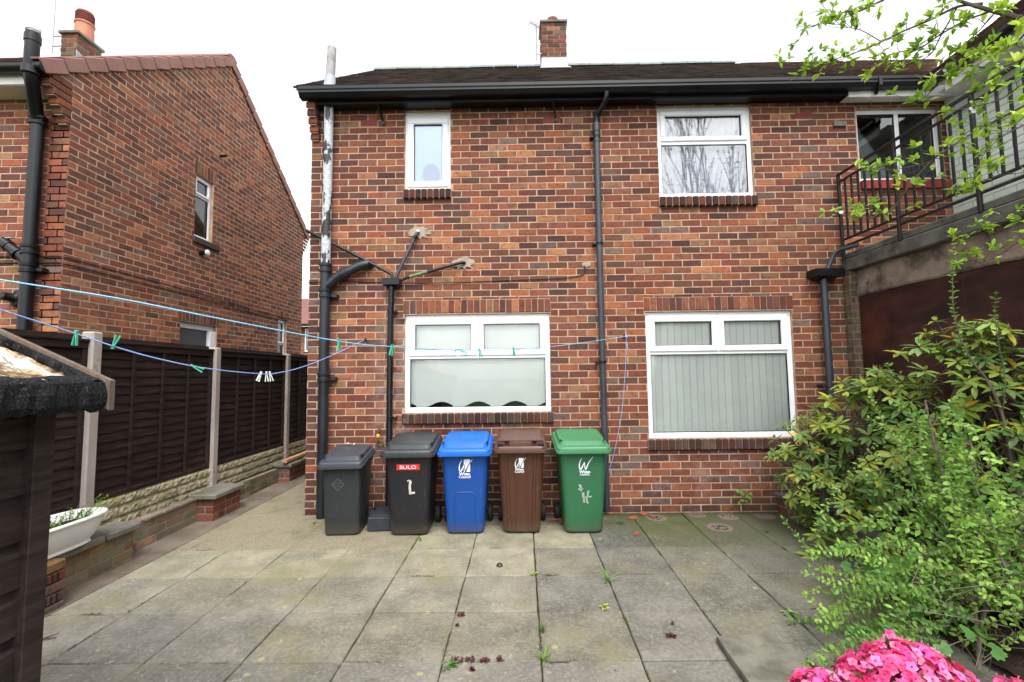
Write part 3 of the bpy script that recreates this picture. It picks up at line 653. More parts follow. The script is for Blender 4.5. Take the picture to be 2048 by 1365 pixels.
wpipe([(-.60, -.002, 2.905), (-.62, -.045, 2.905), (-.66, -.055, 2.895), (-1.27, -.075, 2.725), (-1.37, -.08, 2.68)], .0195, M['black'])
t = MB(); t.tube([(-1.03, -.068, 2.792), (-1.24, -.0745, 2.733)], .021, 10); t.build('mossy_section', simple('mossy_pipe', lin(96, 120, 84), .7, .5, 30, .3, 60, .002), ho)
t = MB(); t.lathe((-1.149, -.045, 3.288), [(.022, -.014), (.026, 0), (.018, .012)], 12); t.build('pipe_elbow', M['white_old'], ho)
t = MB(); t.lathe((-1.72, -.058, 2.92), [(.02, -.02), (.026, -.018), (.026, .018), (.02, .02)], 12, True, V((1, 0, -.55))); t.build('pipe_joint', M['black'], ho); t = MB(); t.lathe((-1.18, -.052, 3.215), [(.02, -.02), (.026, -.018), (.026, .018), (.02, .02)], 12, True, V((.4, 0, 1))); t.build('pipe_joint', M['black'], ho)
# middle rainwater pipe
dp = MB(); px_ = .988
dp.tube([(px_ + .1, -.22, 4.86), (px_ + .1, -.22, 4.80), (px_ + .085, -.19, 4.75), (px_ + .025, -.10, 4.67), (px_ + .002, -.072, 4.63), (px_, -.07, 4.52)], .032, 14)
do = dp.build('rain_pipe', M['black'], house)
t = MB(); t.tube([(px_, -.07, 4.56), (px_, -.07, 3.0), (px_ + .004, -.07, .05)], .034, 14); t.lathe((px_, -.07, 4.53), [(.036, -.07), (.041, -.068), (.041, .03), (.036, .032)], 14); t.lathe((px_, -.07, 4.34), [(.034, -.012), (.0385, -.011), (.0385, .011), (.034, .012)], 14)
t.build('pipe_length', M['greypipe'], do)
for z in (4.4, 1.71, 3.1): t = MB(); t.lathe((px_ + .001, -.07, z), [(.034, -.014), (.04, -.013), (.04, .013), (.034, .014)], 14); t.box(px_ - .075, px_ - .03, -.075, -.004, z - .012, z + .012, .003); t.build('pipe_clip', M['black'], do)
# right hopper
h2 = MB(); hopper(h2, 3.578, 2.745, .33, .125, .17); h2o = h2.build('hopper_head', M['black'], house)
t = MB(); t.tube([(3.56, -.085, 2.64), (3.558, -.085, 1.2), (3.55, -.085, .0)], .037, 14); t.lathe((3.557, -.085, 1.42), [(.038, -.015), (.044, -.014), (.044, .014), (.038, .015)], 14); t.box(3.46, 3.53, -.09, -.004, 1.41, 1.435)
t.tube([(3.60, -.09, 2.72), (3.63, -.09, 2.8), (3.685, -.1, 2.925), (3.73, -.14, 2.965), (3.82, -.3, 2.975)], .024, 12); t.build('overflow_pipe', M['greypipe'], h2o)
# cable clipped along the wall
t = MB(); t.tube([(-2.47, -.014, 2.70), (-2.1, -.014, 2.71), (-1.75, -.014, 2.692), (-1.45, -.016, 2.685), (-1.1, -.014, 2.668), (-.7, -.014, 2.672), (-.2, -.014, 2.688), (.3, -.014, 2.70), (.65, -.014, 2.715), (.8, -.014, 2.742), (.828, -.014, 2.80), (.81, -.014, 2.86)], .0055, 6); t.build('wall_cable', M['cable'], house)
t = MB(); n = 14
t.box(3.84, 3.99, -.03, -.006, 4.50, 4.56, .004); t.box(3.87, 3.94, -.03, -.006, 4.5605, 4.572, .003); t.build('weathered_block', simple('grey_block', lin(110, 104, 98), .9, .4, 30, .5, 60, .003), house)
# tap
tp = MB(); tp.tube([(-1.60, -.004, .80), (-1.60, -.07, .80), (-1.58, -.085, .80), (-1.49, -.085, .775)], .012, 8); tp.tube([(-1.6, -.07, .8), (-1.585, -.085, .88), (-1.575, -.09, .95)], .014, 8); tp.tube([(-1.585, -.085, .86), (-1.53, -.1, .84), (-1.525, -.1, .80)], .011, 8)
tp.lathe((-1.574, -.09, .95), [(.018, 0), (.02, .02), (.012, .035), (.006, .07)], 10); tp.box(-1.595, -1.55, -.096, -.084, 1.018, 1.028, .003)
to = tp.build('garden_tap', M['brass'], house)
t = MB(); t.lathe((-1.585, -.086, .885), [(.019, 0), (.022, .012), (.022, .03), (.017, .04)], 10); t.build('hose_connector', simple('yellow_plastic', lin(226, 172, 60), .45, .15, 30, 0), to)
# ------------------------------------------------------------------ attached neighbour on the right
nb = empty('terraced_house', (4.6, 0, 0), 'adjoining brick house with white soffit, grey glazed window and red sill behind the railing', 'house')
w_ = MB(); w_.mi = 1; NH = (.012, 1.022, 3.83, 4.735); NO = V((4.114, 0, 0))
backing(w_, NO, FU, FN, 4.9, -.06, 4.95, [NH], .22); w_.mi = 0
brick_panel(w_, NO, FU, FN, 4.9, -.06, 4.86, [NH, (.0, 1.05, 3.70, 3.83)], lambda u, z: pick((2.4, 6, 1, .3, .3, 0)) if z > 2.8 else pick((1, 3, .3, .2, 3, 3)), phase=.09)
reveal_bricks(w_, NO, FU, FN, NH, .08, lambda u, z: pick((2, 5, 1, 0, 0, 0)), 'R')
w_.build('wall', [M['brick'], M['mortar']], nb)
o = window(nb, MX.Translation((4.126, .05, 3.83)), 1.01, .905, [(.5, .55, .05, .855)], [(.05, .5, .05, .855, 0), (.55, .96, .05, .855, 0)], glassm='glass_dark', fr=.05)
t = MB(); t.box(.03, .98, .1, .11, .04, .87); t.build('curtain', M['curtain_grey'], o, xf=MX.Translation((4.126, .05, 3.83)))
t = MB(); t.box(.57, .76, .09, .098, .05, .42); t.build('cardboard_sheet', simple('cardboard', lin(150, 116, 82), .9, .1), o, xf=MX.Translation((4.126, .05, 3.83)))
t = MB(); t.box(4.118, 5.16, -.05, .07, 3.715, 3.825, .006); t.build('window_sill', M['redsill'], nb)
t = MB(); t.box(3.934, 5.3, -.164, -.147, 4.775, 4.9, .003); t.box(3.934, 5.3, -.147, -.006, 4.80, 4.811)
t.build('soffit', M['white_old'], nb)
rf = MB(); roof_prism(rf, 4.122, 9, YE, ZE, YR, ZR); rf.mi = 0
tiles(rf, (4.12, YE - .03, ZE - .02), (1, 0, 0), s_, 4.8, sl + .03, .3, .27, pal_brown, th=.03)
rf.build('roof', [M['tile']], nb)
t = MB(); gutter(t, 4.064, 4.9, d=.105, h=.11); t.box(4.2, 4.24, -.285, -.2, 4.84, 4.953, .003); t.bar((4.22, -.22, 4.845), (4.24, -.175, 4.80), .03, .03); t.build('gutter', M['black'], nb)
# wing running towards the camera on the right: walkway above, boarded store below
wg = empty('deck_access_wing', (4.6, -3, 0), 'side wing with pale green painted brick wall above a concrete walkway slab', 'building')
YN = -8.5
w_ = MB(); w_.mi = 1; w_.box(5.18, 5.4, YN, -.012, 2.9, 4.9); w_.mi = 0
def pal_green(u, z):
    k = ru(.92, 1.06); c = lin(214, 226, 214); return (c[0] * k, c[1] * k, c[2] * k)
brick_panel(w_, (5.18, -.012, 0), (0, -1, 0), (-1, 0, 0), -YN - .1, 2.9, 4.8, [], pal_green, H=.0807)
w_.build('wall', [simple('painted_brick', (1, 1, 1), .7, .12, 3, .4, 60, .003, attr=True), simple('painted_joint', lin(172, 184, 172), .8)], wg)
t = MB(); t.box(4.832, 4.85, YN, -.39, 4.685, 4.85, .003); t.box(4.85, 5.19, YN, -.272, 4.735, 4.748); t.build('soffit', M['white_old'], wg)
t = MB(); t.tube([(4.785, YN, 4.845), (4.785, -.36, 4.845)], .055, 12); t.build('gutter', M['black'], wg)
rf = MB(); sw_ = V((3.1, 0, 2.4)); swl = sw_.length; sw_.normalize()
rf.prism([(4.76, -.3, 4.9), (7.9, -.3, 7.32), (7.9, -.3, 7.2), (4.76, -.3, 4.82)], (0, YN + .3, 0)); rf.prism([(4.76, -.302, 4.9), (7.9, 3.2, 7.32), (7.9, -.302, 7.32)], (0, 0, -.06))
tiles(rf, (4.74, -.3, 4.9), (0, -1, 0), sw_, 8.1, swl, .3, .27, pal_brown, th=.03)
rf.build('roof', [M['tile']], wg)
# walkway slab with a weathered upstand
t = MB(); t.box(3.83, 5.2, YN, -.012, 2.725, 2.865, .012); t.box(3.845, 3.98, YN, -.02, 2.865, 2.94, .012); so = t.build('walkway_slab', M['concrete_dark'], wg)
bm_ = MB(); n = 60; pr = []
for i in range(n + 1):
    y = -.13 + (YN + .13) * i / n; pr.append((y, 2.425 + ru(-.006, .012), 3.9 + ru(-.006, .006), 2.56 + .03 * math.sin(i * .9) + ru(-.02, .02)))
bm_.loft([[V((x + .012, y, z0)), V((x, y, z0 + .02)), V((x + ru(0, .004), y, zm - .008)), V((x + .018, y, zm)), V((x + .014, y, 2.724)), V((4.2, y, 2.724)), V((4.2, y, z0))] for y, z0, x, zm in pr], True, True, False)
for i, f in enumerate(bm_.f): bm_.f[i] = f[::-1]
bm_.build('edge_beam', M['render'], wg)
t = MB(); y = -.125
for L_ in (1.22, 1.22, 1.22, 1.22, 1.22, 1.22):
    t.box(3.915 + ru(0, .004), 3.95, y - L_ + .003, y, -.1, 2.425, .003); y -= L_
t.build('boarding', M['boarding'], wg)
t = MB(); t.mi = 1; t.box(3.832, 3.935, -.118, -.012, -.06, 2.72); t.mi = 0
pm = lambda u, z: pick((.4, .6, 0, .3, 3, 7)) if z > 1.5 else pick((.6, 2, .2, .2, 5, 2))
brick_panel(t, (3.832, -.006, 0), (0, -1, 0), (-1, 0, 0), .118, -.06, 2.72, [], pm, L=.12); brick_panel(t, (3.832, -.118, 0), (1, 0, 0), (0, -1, 0), .105, -.06, 2.72, [], pm, L=.115)
t.build('brick_pier', [M['brick'], M['old_mortar']], wg)
# railing
rl = MB(); RX = 3.83; RZ0, RZ1 = 3.02, 3.90
rl.box(RX - .012, RX + .012, YN, -.03, RZ1 - .03, RZ1, .004); rl.box(RX - .01, RX + .01, YN, -.03, RZ1 - .115, RZ1 - .09, .004)
rl.box(RX - .01, RX + .01, YN, -.03, RZ0 + .065, RZ0 + .09, .004); rl.box(RX - .01, RX + .01, YN, -.03, RZ0 - .012, RZ0 + .013, .004)
ro = rl.build('railing', M['railing'], wg)
y = -.05; i = 0
po = MB(); ba = MB()
while y > -5.2:
    if i % 8 == 0: po.box(RX - .015, RX + .015, y - .016, y + .016, 2.86, RZ1 - .031, .004); po.build('railing_post', M['railing'], ro); po = MB()
    else: ba.box(RX - .0085, RX + .0085, y - .0085, y + .0085, RZ0 + .09, RZ1 - .116); ba.build('baluster', M['railing'], ro); ba = MB()
    y -= .098; i += 1
t = MB(); t.box(4.9, 5.0, -1.75, -1.65, 2.87, 4.68, .01); t.build('drain_pipe', M['black'], wg)

# ------------------------------------------------------------------ detached pair on the left
XL, LY0, LY1 = -4.95, -.47, 5.05
lh = empty('gabled_house', (-8, 2, 0), 'neighbouring brick house showing its tall gable end and pink verge tiles above the fence', 'house')
LR, LZ = 2.25, 7.14
g = MB(); g.mi = 1
GH = [(1.51 - LY0, 1.925 - LY0, 3.78, 4.78), (1.30 - LY0, 2.12 - LY0, -.1, 2.43), (4.03 - LY0, 4.40 - LY0, .9, 2.80)]
GO = V((XL, LY0, 0)); GU = V((0, 1, 0)); GN = V((1, 0, 0))
gw = LY1 - LY0
backing(g, GO, GU, GN, gw, -.1, 4.88, GH, .22)
g.prism([(XL, LY0 - .26, 4.88), (XL, LY1 + .26, 4.88), (XL, LR + .02, LZ - .06), (XL, LR - .02, LZ - .06)], (-.22, 0, 0))
g.mi = 0
def pal_gable(u, z):
    d = max(0, min(1, (z - 2.7) / 2.2)) + max(0, min(1, (u - 2.5) / 3)) * .7
    e = max(0, min(1, (3.0 - z))) * max(0, min(1, (3.4 - u) / 2))
    return tuple((v * .75 + q * .25) * 1.3 for v, q in zip(pick((.8 + 5 * d, 6, 1.6 + 6 * e, .5 + 4 * e, .5 + .3 * d, 0)), lin(140, 90, 70, KB)))
glin = [(GH[0][0] - .04, GH[0][1] + .05, 4.785, 4.985), (GH[1][0] - .05, GH[1][1] + .05, 2.435, 2.60), (GH[2][0] - .05, GH[2][1] + .06, 2.805, 2.97)]
gs = (GH[0][0] - .04, GH[0][1] + .16, 3.66, 3.775)
def glim(z):
    if z < 4.42: q = 0
    elif z < 4.88: q = -.05 * (1 + int((z - 4.42) / (BH * 1.02)))
    else: q = (z - 4.9) / .734 - .26
    return (.34 + q, gw + .34 - q)
sh_ = lambda h: (h[0] + .34, h[1] + .34, h[2], h[3])
brick_panel(g, GO - GU * .34, GU, GN, gw + .68, -.1, 7.04, [sh_(h) for h in GH + glin + [gs]], lambda u, z: pal_gable(u - .34, z), lim=glim, zbase=4.42 - 60 * BH, proud=.0016)
for q in glin: soldiers(g, GO, GU, GN, *q, (3, 4, 1, 1, .5, 0))
for h in GH: reveal_bricks(g, GO, GU, GN, h, .07, lambda u, z: pick((3, 4, 1, .3, .2, 0)), 'R')
# front elevation and stepped corbels
g.mi = 1; g.box(-13, XL - .001, LY0, LY0 + .2, -.1, 4.92); g.mi = 0
brick_panel(g, (-10, LY0, 0), (1, 0, 0), (0, -1, 0), 5.05 - .0, -.1, 4.86, [], lambda u, z: tuple(v * 1.15 for v in pick((2.4, 6, 3.0, .9, .2, 0))), phase=.11)
for i, yy in enumerate((.05, .10, .15, .20, .25)):
    z = 4.42 + i * BH * 1.02; g.col = pick((2, 5, 1.5, .2, 0, 0)); g.obox(MX.Translation((XL - .055, LY0 - yy / 2, z + .036)), .118, yy, .07, .006)
    g.mi = 1; g.box(XL - .1, XL - .01, LY0 - yy + .012, LY0 + .02, z - .012, z + .003); g.mi = 0
g.build('wall', [M['brick'], M['mortar']], lh)
t = MB(); t.box(XL - .06, XL + .035, GH[0][0] + LY0 - .04, GH[0][1] + LY0 + .16, 3.67, 3.772, .012); t.build('window_sill', M['slot'] if False else simple('sooty_sill', lin(66, 58, 54), .9, .4, 10, .5, 50, .003), lh)
def gxf(u, z, dpt=.05): return MX.Translation((XL - dpt, LY0 + u, z)) @ MX.Rotation(R(90), 4, 'Z')
o = window(lh, gxf(GH[0][0], 3.78), .415, 1.0, [(.045, .37, .66, .70)], [(.045, .37, .045, .66, 0), (.04, .375, .69, .96, .04)], fr=.045, glassm='glass_mirror')
t = MB(); t.box(.05, .3, .06, .065, .05, .95); t.build('net_curtain', M['net'], o, xf=gxf(GH[0][0], 3.78))
o = window(lh, gxf(GH[2][0], .9), .37, 1.9, [(.045, .325, 1.36, 1.40)], [(.045, .325, .045, 1.36, 0), (.04, .33, 1.39, 1.86, .035)], fr=.045, glassm='glass_dark')
t = MB(); t.box(.02, .35, .075, .08, .02, 1.88); t.build('inside_panel', M['dark_room'], o, xf=gxf(GH[2][0], .9))
t = MB(); dx = gxf(GH[1][0], -.1); t.box(0, .82, 0, .07, 2.44, 2.53, .005); t.box(0, .07, 0, .07, 0, 2.44, .005); t.box(.69, .82, -.03, .07, 0, 2.44, .005); fo = t.build('door_frame', M['white'], lh, xf=dx)
t = MB(); t.box(.07, .69, .03, .06, 0, 2.44)
for x0_, x1_ in ((.13, .35), (.41, .63)):
    for z0_, z1_ in ((1.95, 2.2), (1.0, 1.85), (.2, .9)):
        t.box(x0_, x1_, .022, .035, z0_, z0_ + .03, .004); t.box(x0_, x1_, .022, .035, z1_ - .03, z1_, .004); t.box(x0_, x0_ + .03, .0225, .035, z0_ + .03, z1_ - .03, .004); t.box(x1_ - .03, x1_, .0225, .035, z0_ + .03, z1_ - .03, .004); t.box(x0_ + .05, x1_ - .05, .02, .032, z0_ + .05, z1_ - .05, .01)
t.build('door', simple('black_door', lin(58, 60, 68), .35, .1, 4, .05), lh, xf=dx)
# gable flue, hole, cables
t = MB(); t.tube([(XL - .02, 1.66, 3.535), (XL + .10, 1.66, 3.545)], .035, 14); fl = t.build('flue_outlet', M['black'], lh)
t = MB(); t.lathe((XL + .1, 1.66, 3.545), [(.04, 0), (.045, .005), (.045, .03), (.038, .035)], 16, True, V((1, 0, .06))); t.build('flue_cap', M['white_old'], fl)
t = MB(); t.tube([(XL - .01, 2.05, 5.31), (XL + .12, 2.05, 5.315)], .022, 10); t.build('overflow_stub', M['black'], lh)
t = MB(); t.tube([(-10, LY0 - .012, 2.93), (-6, LY0 - .014, 2.935), (XL - .02, LY0 - .014, 2.93), (XL + .014, LY0 + .02, 2.925), (XL + .014, 1.5, 2.905), (XL + .014, 3, 2.87), (XL + .014, 4.4, 2.84)], .007, 6); t.tube([(-10, LY0 - .012, 2.84), (-6, LY0 - .014, 2.86), (XL - .02, LY0 - .014, 2.86), (XL + .014, LY0 + .02, 2.852), (XL + .014, 1.5, 2.84), (XL + .014, 3, 2.80), (XL + .014, 3.9, 2.79), (XL + .014, 4.2, 2.76)], .007, 6); t.build('wall_cable', M['cable'], lh)
# roof, verge, gutter, chimney
rf = MB(); lye, lze = LY0 - .33, 4.92
rf.prism([(XL - .05, lye, lze), (XL - .05, LR, LZ + .02), (XL - .05, 2 * LR - lye, lze), (XL - .05, 2 * LR - lye, lze - .06), (XL - .05, LR, LZ - .05), (XL - .05, lye, lze - .06)], (-8, 0, 0))
sv = V((0, LR - lye, LZ + .02 - lze)); svl = sv.length; sv.normalize()
tiles(rf, (-13, lye - .03, lze - .02), (1, 0, 0), sv, 7.95, svl + .03, .3, .27, pal_brown, th=.03)
ro = rf.build('roof', [M['tile']], lh)
for side in (1, -1):
    n = 13; v_ = MB()
    a_ = V((XL, LR - side * (LR - lye) * 1.01, lze - .035)); b_ = V((XL, LR, LZ + .02)); d_ = (b_ - a_); L_ = d_.length / n; d_.normalize(); up_ = V((1, 0, 0)).cross(d_) * side; up_ = up_ if up_.z > 0 else -up_
    for i in range(n):
        c_ = a_ + d_ * (L_ * (i + .5)); lift_ = .012 if i % 2 else .012
        Mx = MX.Translation(c_ + up_ * (-.025 + ru(-.002, .002))) @ MX((V((1, 0, 0)), d_, up_)).transposed().to_4x4() @ MX.Rotation(-.075, 4, 'X') @ MX.Translation((ru(-.003, .003), 0, 0))
        v_.obox(Mx @ MX.Translation((.018, 0, 0)), .03, L_ - .012, .15, .008); v_.obox(Mx @ MX.Translation((-.09, 0, .066)), .2, L_ - .004, .02, .004)
    v_.build('verge_tiles', M['verge'], ro)
t = MB(); x = XL + .03
while x > -9:
    t.loft([[V((xx, LR + .12 * math.cos(q), LZ + .02 + .08 * math.sin(q))) for q in [math.pi * k / 8 for k in range(9)]] for xx in (x, x - .44)], True, True, False); x -= .45
t.build('ridge_tiles', M['verge'], ro)
t = MB(); t.tube([(-13, LY0 - .32, 4.875), (XL + .02, LY0 - .32, 4.875)], .058, 12); t.build('gutter', M['black'], lh)
t = MB(); t.box(-13, XL - .12, LY0 - .262, LY0 - .245, 4.73, 4.86, .003); t.box(-13, XL - .12, LY0 - .245, LY0 - .002, 4.725, 4.737); t.build('soffit', M['white_old'], lh)
ch = MB(); a0, a1, b0, b1 = -7.74, -7.45, 2.0, 2.46; ch.mi = 1; ch.box(a0 + .008, a1 - .008, b0 + .008, b1 - .008, 6.7, 7.50); ch.mi = 0
pc = lambda u, z: pick((1.5, 5, .3, .2, 3, .8))
brick_panel(ch, (a0, b0 + .006, 0), (1, 0, 0), (0, -1, 0), a1 - a0, 6.8, 7.50, [], pc); brick_panel(ch, (a1 - .006, b0, 0), (0, 1, 0), (1, 0, 0), b1 - b0, 6.8, 7.50, [], pc)
co = ch.build('chimney', [M['brick'], M['old_mortar']], lh)
t = MB(); t.box(a0 - .03, a1 + .03, b0 - .03, b1 + .03, 7.50, 7.555, .01); t.build('chimney_cap', M['concrete'], co)
t = MB(); t.lathe((-7.58, 2.24, 7.555), [(.14, 0), (.128, .28), (.142, .285), (.142, .31), (.128, .32)], 20); po_ = t.build('chimney_pot', M['terracotta'], co)
t = MB(); t.lathe((-7.58, 2.24, 7.86), [(.122, 0), (.122, .19), (.115, .21), (.0, .22)], 20)
for k in range(4): t.lathe((-7.58, 2.24, 7.90 + k * .038), [(.122, 0), (.132, .004), (.132, .016), (.122, .02)], 20)
t.build('pot_cowl', M['terra_dark'], po_)
t = MB(); t.prism([(a0 - .03, b0 - .012, 6.95), (a1 + .02, b0 - .012, 6.95), (a1 + .02, b0 - .012, 7.03), (a0 - .03, b0 - .012, 7.03)], (0, .01, 0)); t.prism([(a1 + .002, b0 - .012, 6.9), (a1 + .002, b0 - .012, 7.2), (a1 + .002, b0 + .12, 7.16), (a1 + .002, b0 + .42, 7.1), (a1 + .002, b0 + .42, 6.9)], (.01, 0, 0)); t.build('lead_flashing', M['lead'], co)
aerial(-7.93, 2.05, 7.2, 8.35, co, .2)
# soil pipe on the left house
sx, sy = -5.22, LY0 - .09
t = MB(); t.tube([(sx, sy, 0), (sx, sy, 4.45)], .06, 18)
for z in (2.98, 2.78, 4.42): collar(t, sx, sy, z, .06)
t.box(sx + .05, sx + .14, sy, LY0 - .004, 2.74, 2.79, .008)
t.tube([(sx, sy, 4.40), (sx + .01, sy - .03, 4.48), (sx + .08, sy - .13, 4.62), (sx + .14, sy - .21, 4.72), (sx + .16, sy - .25, 4.82), (sx + .16, sy - .25, 5.24)], .06, 18)
t.lathe((sx + .16, sy - .25, 4.84), [(.062, -.06), (.075, -.055), (.075, .02), (.062, .025)], 18); t.lathe((sx + .16, sy - .25, 5.18), [(.06, -.05), (.068, -.045), (.068, .03), (.06, .04)], 18)
t.tube([(sx, sy, 2.84), (sx - .06, sy, 2.9), (sx - .2, sy, 3.0), (sx - .3, sy, 3.08)], [.055, .055, .055, .055], 16)
t.lathe((sx - .12, sy, 2.94), [(.056, -.02), (.07, -.018), (.07, .02), (.056, .022)], 16, True, V((-1, 0, .7))); t.lathe((sx - .26, sy, 3.045), [(.056, -.05), (.062, -.048), (.062, .045), (.05, .05)], 16, True, V((-1, 0, .7)))
so = t.build('soil_pipe', M['black'], lh)
t = MB(); t.lathe((sx + .16, sy - .25, 5.24), [(.05, -.02), (.05, .02), (.06, .022), (.06, .055), (.045, .06)], 16); t.build('vent_cowl', M['white_old'], so)
t = MB(); t.box(sx - .44, sx - .18, sy - .02, sy + .02, 3.11, 3.118); t.build('slate_cover', M['lead'], so)
t = MB(); t.lathe((-5.42, LY0, 2.47), [(.095, 0), (.09, .02), (.06, .03), (.045, .06), (.045, .12), (.03, .13)], 18, True, V((-.35, -1, .1))); t.build('boiler_flue', M['black'], lh)
# a house seen through the gap
fh = empty('distant_house', (-9.8, 16.5, 0), 'far red brick house with red tiled roof seen through the gap between the houses', 'house')
t = MB(); t.mi = 1; t.box(-14, -5.5, 16.0, 16.2, -.2, 3.95); t.mi = 0
brick_panel(t, (-11.4, 16.0, 0), (1, 0, 0), (0, -1, 0), 3.6, .8, 3.95, [(1.42, 2.6, 2.75, 3.86)], lambda u, z: pick((.3, 5, 4, .5, .3, 0)))
t.build('wall', [M['brick'], M['mortar']], fh)
t = MB(); t.prism([(-14, 15.6, 4.05), (-5.5, 15.6, 4.05), (-5.5, 19.5, 5.9), (-14, 19.5, 5.9)], (0, 0, -.08)); t.build('roof', simple('far_roof', lin(150, 98, 92, .6), .9, .25, 4, .4, 30, .01), fh)
t = MB(); t.box(-14, -5.5, 15.5, 15.62, 3.92, 4.04); t.build('gutter', M['black'], fh)
window(fh, MX.Translation((-9.98, 15.95, 2.75)), 1.18, 1.1, [(.57, .62, .06, 1.04)], [(.06, .57, .06, 1.04, 0), (.62, 1.12, .06, 1.04, 0)], glassm='glass_dark')
t = MB(); t.box(-9.9, -8.9, 15.985, 15.995, 2.8, 3.8); t.build('inside_panel', M['dark_room'], fh)
# ------------------------------------------------------------------ ground, paving
g = MB(); g.box(-150, 150, -150, 150, -.6, -.14); tag(g.build('ground', M['ground']), kind='structure')
SKEW = -.012
def slab(mb, x0, x1, y0, y1, c, th=.05, lift=0.0, gap=.005, chip=True):
    """paving flag with worn edges; x follows the slight skew of the joints"""
    n = 5; ring = []
    gx0, gx1, gy0, gy1 = x0 + gap * ru(.4, 1.5), x1 - gap * ru(.4, 1.5), y0 + gap * ru(.4, 1.5), y1 - gap * ru(.4, 1.5)
    for k in range(n): ring.append((gx0 + (gx1 - gx0) * k / n, gy0))
    for k in range(n): ring.append((gx1, gy0 + (gy1 - gy0) * k / n))
    for k in range(n): ring.append((gx1 - (gx1 - gx0) * k / n, gy1))
    for k in range(n): ring.append((gx0, gy1 - (gy1 - gy0) * k / n))
    tx, ty, tz = ru(-.003, .003), ru(-.003, .003), ru(-.0015, .0015) + lift
    cx, cy = (x0 + x1) / 2, (y0 + y1) / 2
    jit = [(ru(-.0025, .0025), ru(-.0025, .0025)) for _ in ring]
    if chip:
        for _ in range(2):
            k = random.randrange(len(ring)); s_ = ru(.004, .012); ring[k] = (ring[k][0] + (cx - ring[k][0]) * s_, ring[k][1] + (cy - ring[k][1]) * s_)
    def P(x, y, dz, ins):
        x += (cx - x) * ins; y += (cy - y) * ins
        return V((x + SKEW * (-y), y, gz(y) + tz + dz + (x - cx) * tx + (y - cy) * ty))
    R0 = [P(x + a, y + b, -th, 0) for (x, y), (a, b) in zip(ring, jit)]; R1 = [P(x + a, y + b, -.006, 0) for (x, y), (a, b) in zip(ring, jit)]; R2 = [P(x, y, 0, .016) for x, y in ring]
    mb.col = c; mb.loft([R0, R1, R2], False, True, False)
XS = [-3.22, -2.69, -2.13, -1.56, -.985, -.413, .151, .717, 1.262, 1.83, 2.40, 2.97, 3.55, 4.1]
YS = [-.985, -1.54, -2.075, -2.60, -3.16, -3.72, -4.28, -4.84, -5.4, -6.0, -6.6, -7.2]
def slab_col(x, y):
    c = random.choice([lin(140, 138, 128), lin(150, 147, 136), lin(134, 132, 122), lin(146, 142, 126)])
    if x < .1 and y > -1.1: c = lin(176, 170, 146) if rnd() < .75 else lin(164, 158, 138)
    elif x < .1 and y > -1.7: c = lin(158, 154, 138)
    if x > 1.2: c = lin(138, 136, 123)
    k = ru(.93, 1.07); return (c[0] * k, c[1] * k, c[2] * k)
RINGS = [(1.51, -.19, .115, 1), (2.30, -.17, .12, .8), (2.06, -.50, .135, 1), (1.98, -.10, .11, .3), (2.7, -.16, .12, .1)]
pt = MB(); pt.mi = 0
for i in range(len(XS) - 1):
    for j in range(len(YS) - 1):
        if XS[i] > 2.9 and YS[j] > -1.2: continue
        slab(pt, XS[i], XS[i + 1], YS[j + 1], YS[j], slab_col(XS[i], YS[j]), gap=random.choice([.001, .002, .003, .0045, .0065]))
    if XS[i] > -1.0 and XS[i] < 2.8:
        y2 = -.40 + ru(-.01, .01)
        cc = lin(112, 112, 108) if 1 > XS[i] > .6 else (lin(172, 166, 140) if XS[i] < .6 else lin(122, 120, 104))
        slab(pt, XS[i], XS[i + 1], YS[0], y2 if XS[i] < 1 else -.02, cc)
        if XS[i] < 1: slab(pt, XS[i], XS[i + 1], y2, -.02, lin(150, 146, 124) if XS[i] < .6 else lin(110, 104, 88))
tag(pt.build('patio', paving('paving_flags', RINGS)), kind='structure')
j = MB(); j.add([(-3.6, -8, gz(-8) - .013), (3.9, -8, gz(-8) - .013), (3.9, .03, -.0125), (-3.6, .03, -.0125)], [(0, 1, 2, 3)]); tag(j.build('joint_bed', M['dirt']), kind='structure')
ag = MB()
for x0_, x1_ in ((-3.22, -2.13), (-2.13, -.985)):
    for y0_, y1_ in ((-.985, .0), (.0, 1.0), (1.0, 2.0), (2.0, 3.0), (3.0, 4.5), (4.5, 6.5)):
        if x0_ > -2.5 and y0_ > -.5: continue
        if x0_ < -3 and y0_ > -.1: slab(ag, x0_, -2.47, y0_, y1_, (1, 1, 1), gap=.004)
        else: slab(ag, x0_, x1_, y0_, y1_ - (.03 if x0_ > -2.5 else 0), (1, 1, 1), gap=.004)
tag(ag.build('aggregate_paving', M['aggregate']), kind='structure')
ps = MB(); y = -7.5
while y < 6.5:
    L_ = ru(1.0, 1.6); slab(ps, -3.66, -3.225, y, y + L_, (1, 1, 1), lift=-.006, gap=.005); y += L_
tag(ps.build('edging_path', M['path']), kind='structure')
# two lifted flags by the pink bush
def loose_slab(pts, th, label, nm='paving_slab', z=.0):
    t = MB(); c = sum((V(p) for p in pts), V()) / len(pts); rp = []
    for a, b in zip(pts, pts[1:] + pts[:1]):
        for k in range(6): rp.append(V(a).lerp(V(b), k / 6) + V((ru(-.006, .006), ru(-.006, .006), 0)))
    t.loft([[p + V((0, 0, .004)) for p in rp], [p + V((0, 0, th * .7)) for p in rp], [p + (c - p) * .015 + V((0, 0, th)) for p in rp]], False, True, False)
    t.col = (1, 1, 1); t.c = [lin(142, 140, 122)] * len(t.c)
    o = t.build(nm, M['loose']); return tag(o, label, 'paving slab')
M['loose'] = simple('lifted_flag', lin(146, 143, 128, .6), .93, .45, 7, .8, 60, .006, dirt=lin(150, 148, 134, .6), dscale=9, dlo=.52, dhi=.72, spec=.2)
def gp(x, y, dz=0): return V((x, y, gz(y) + dz))
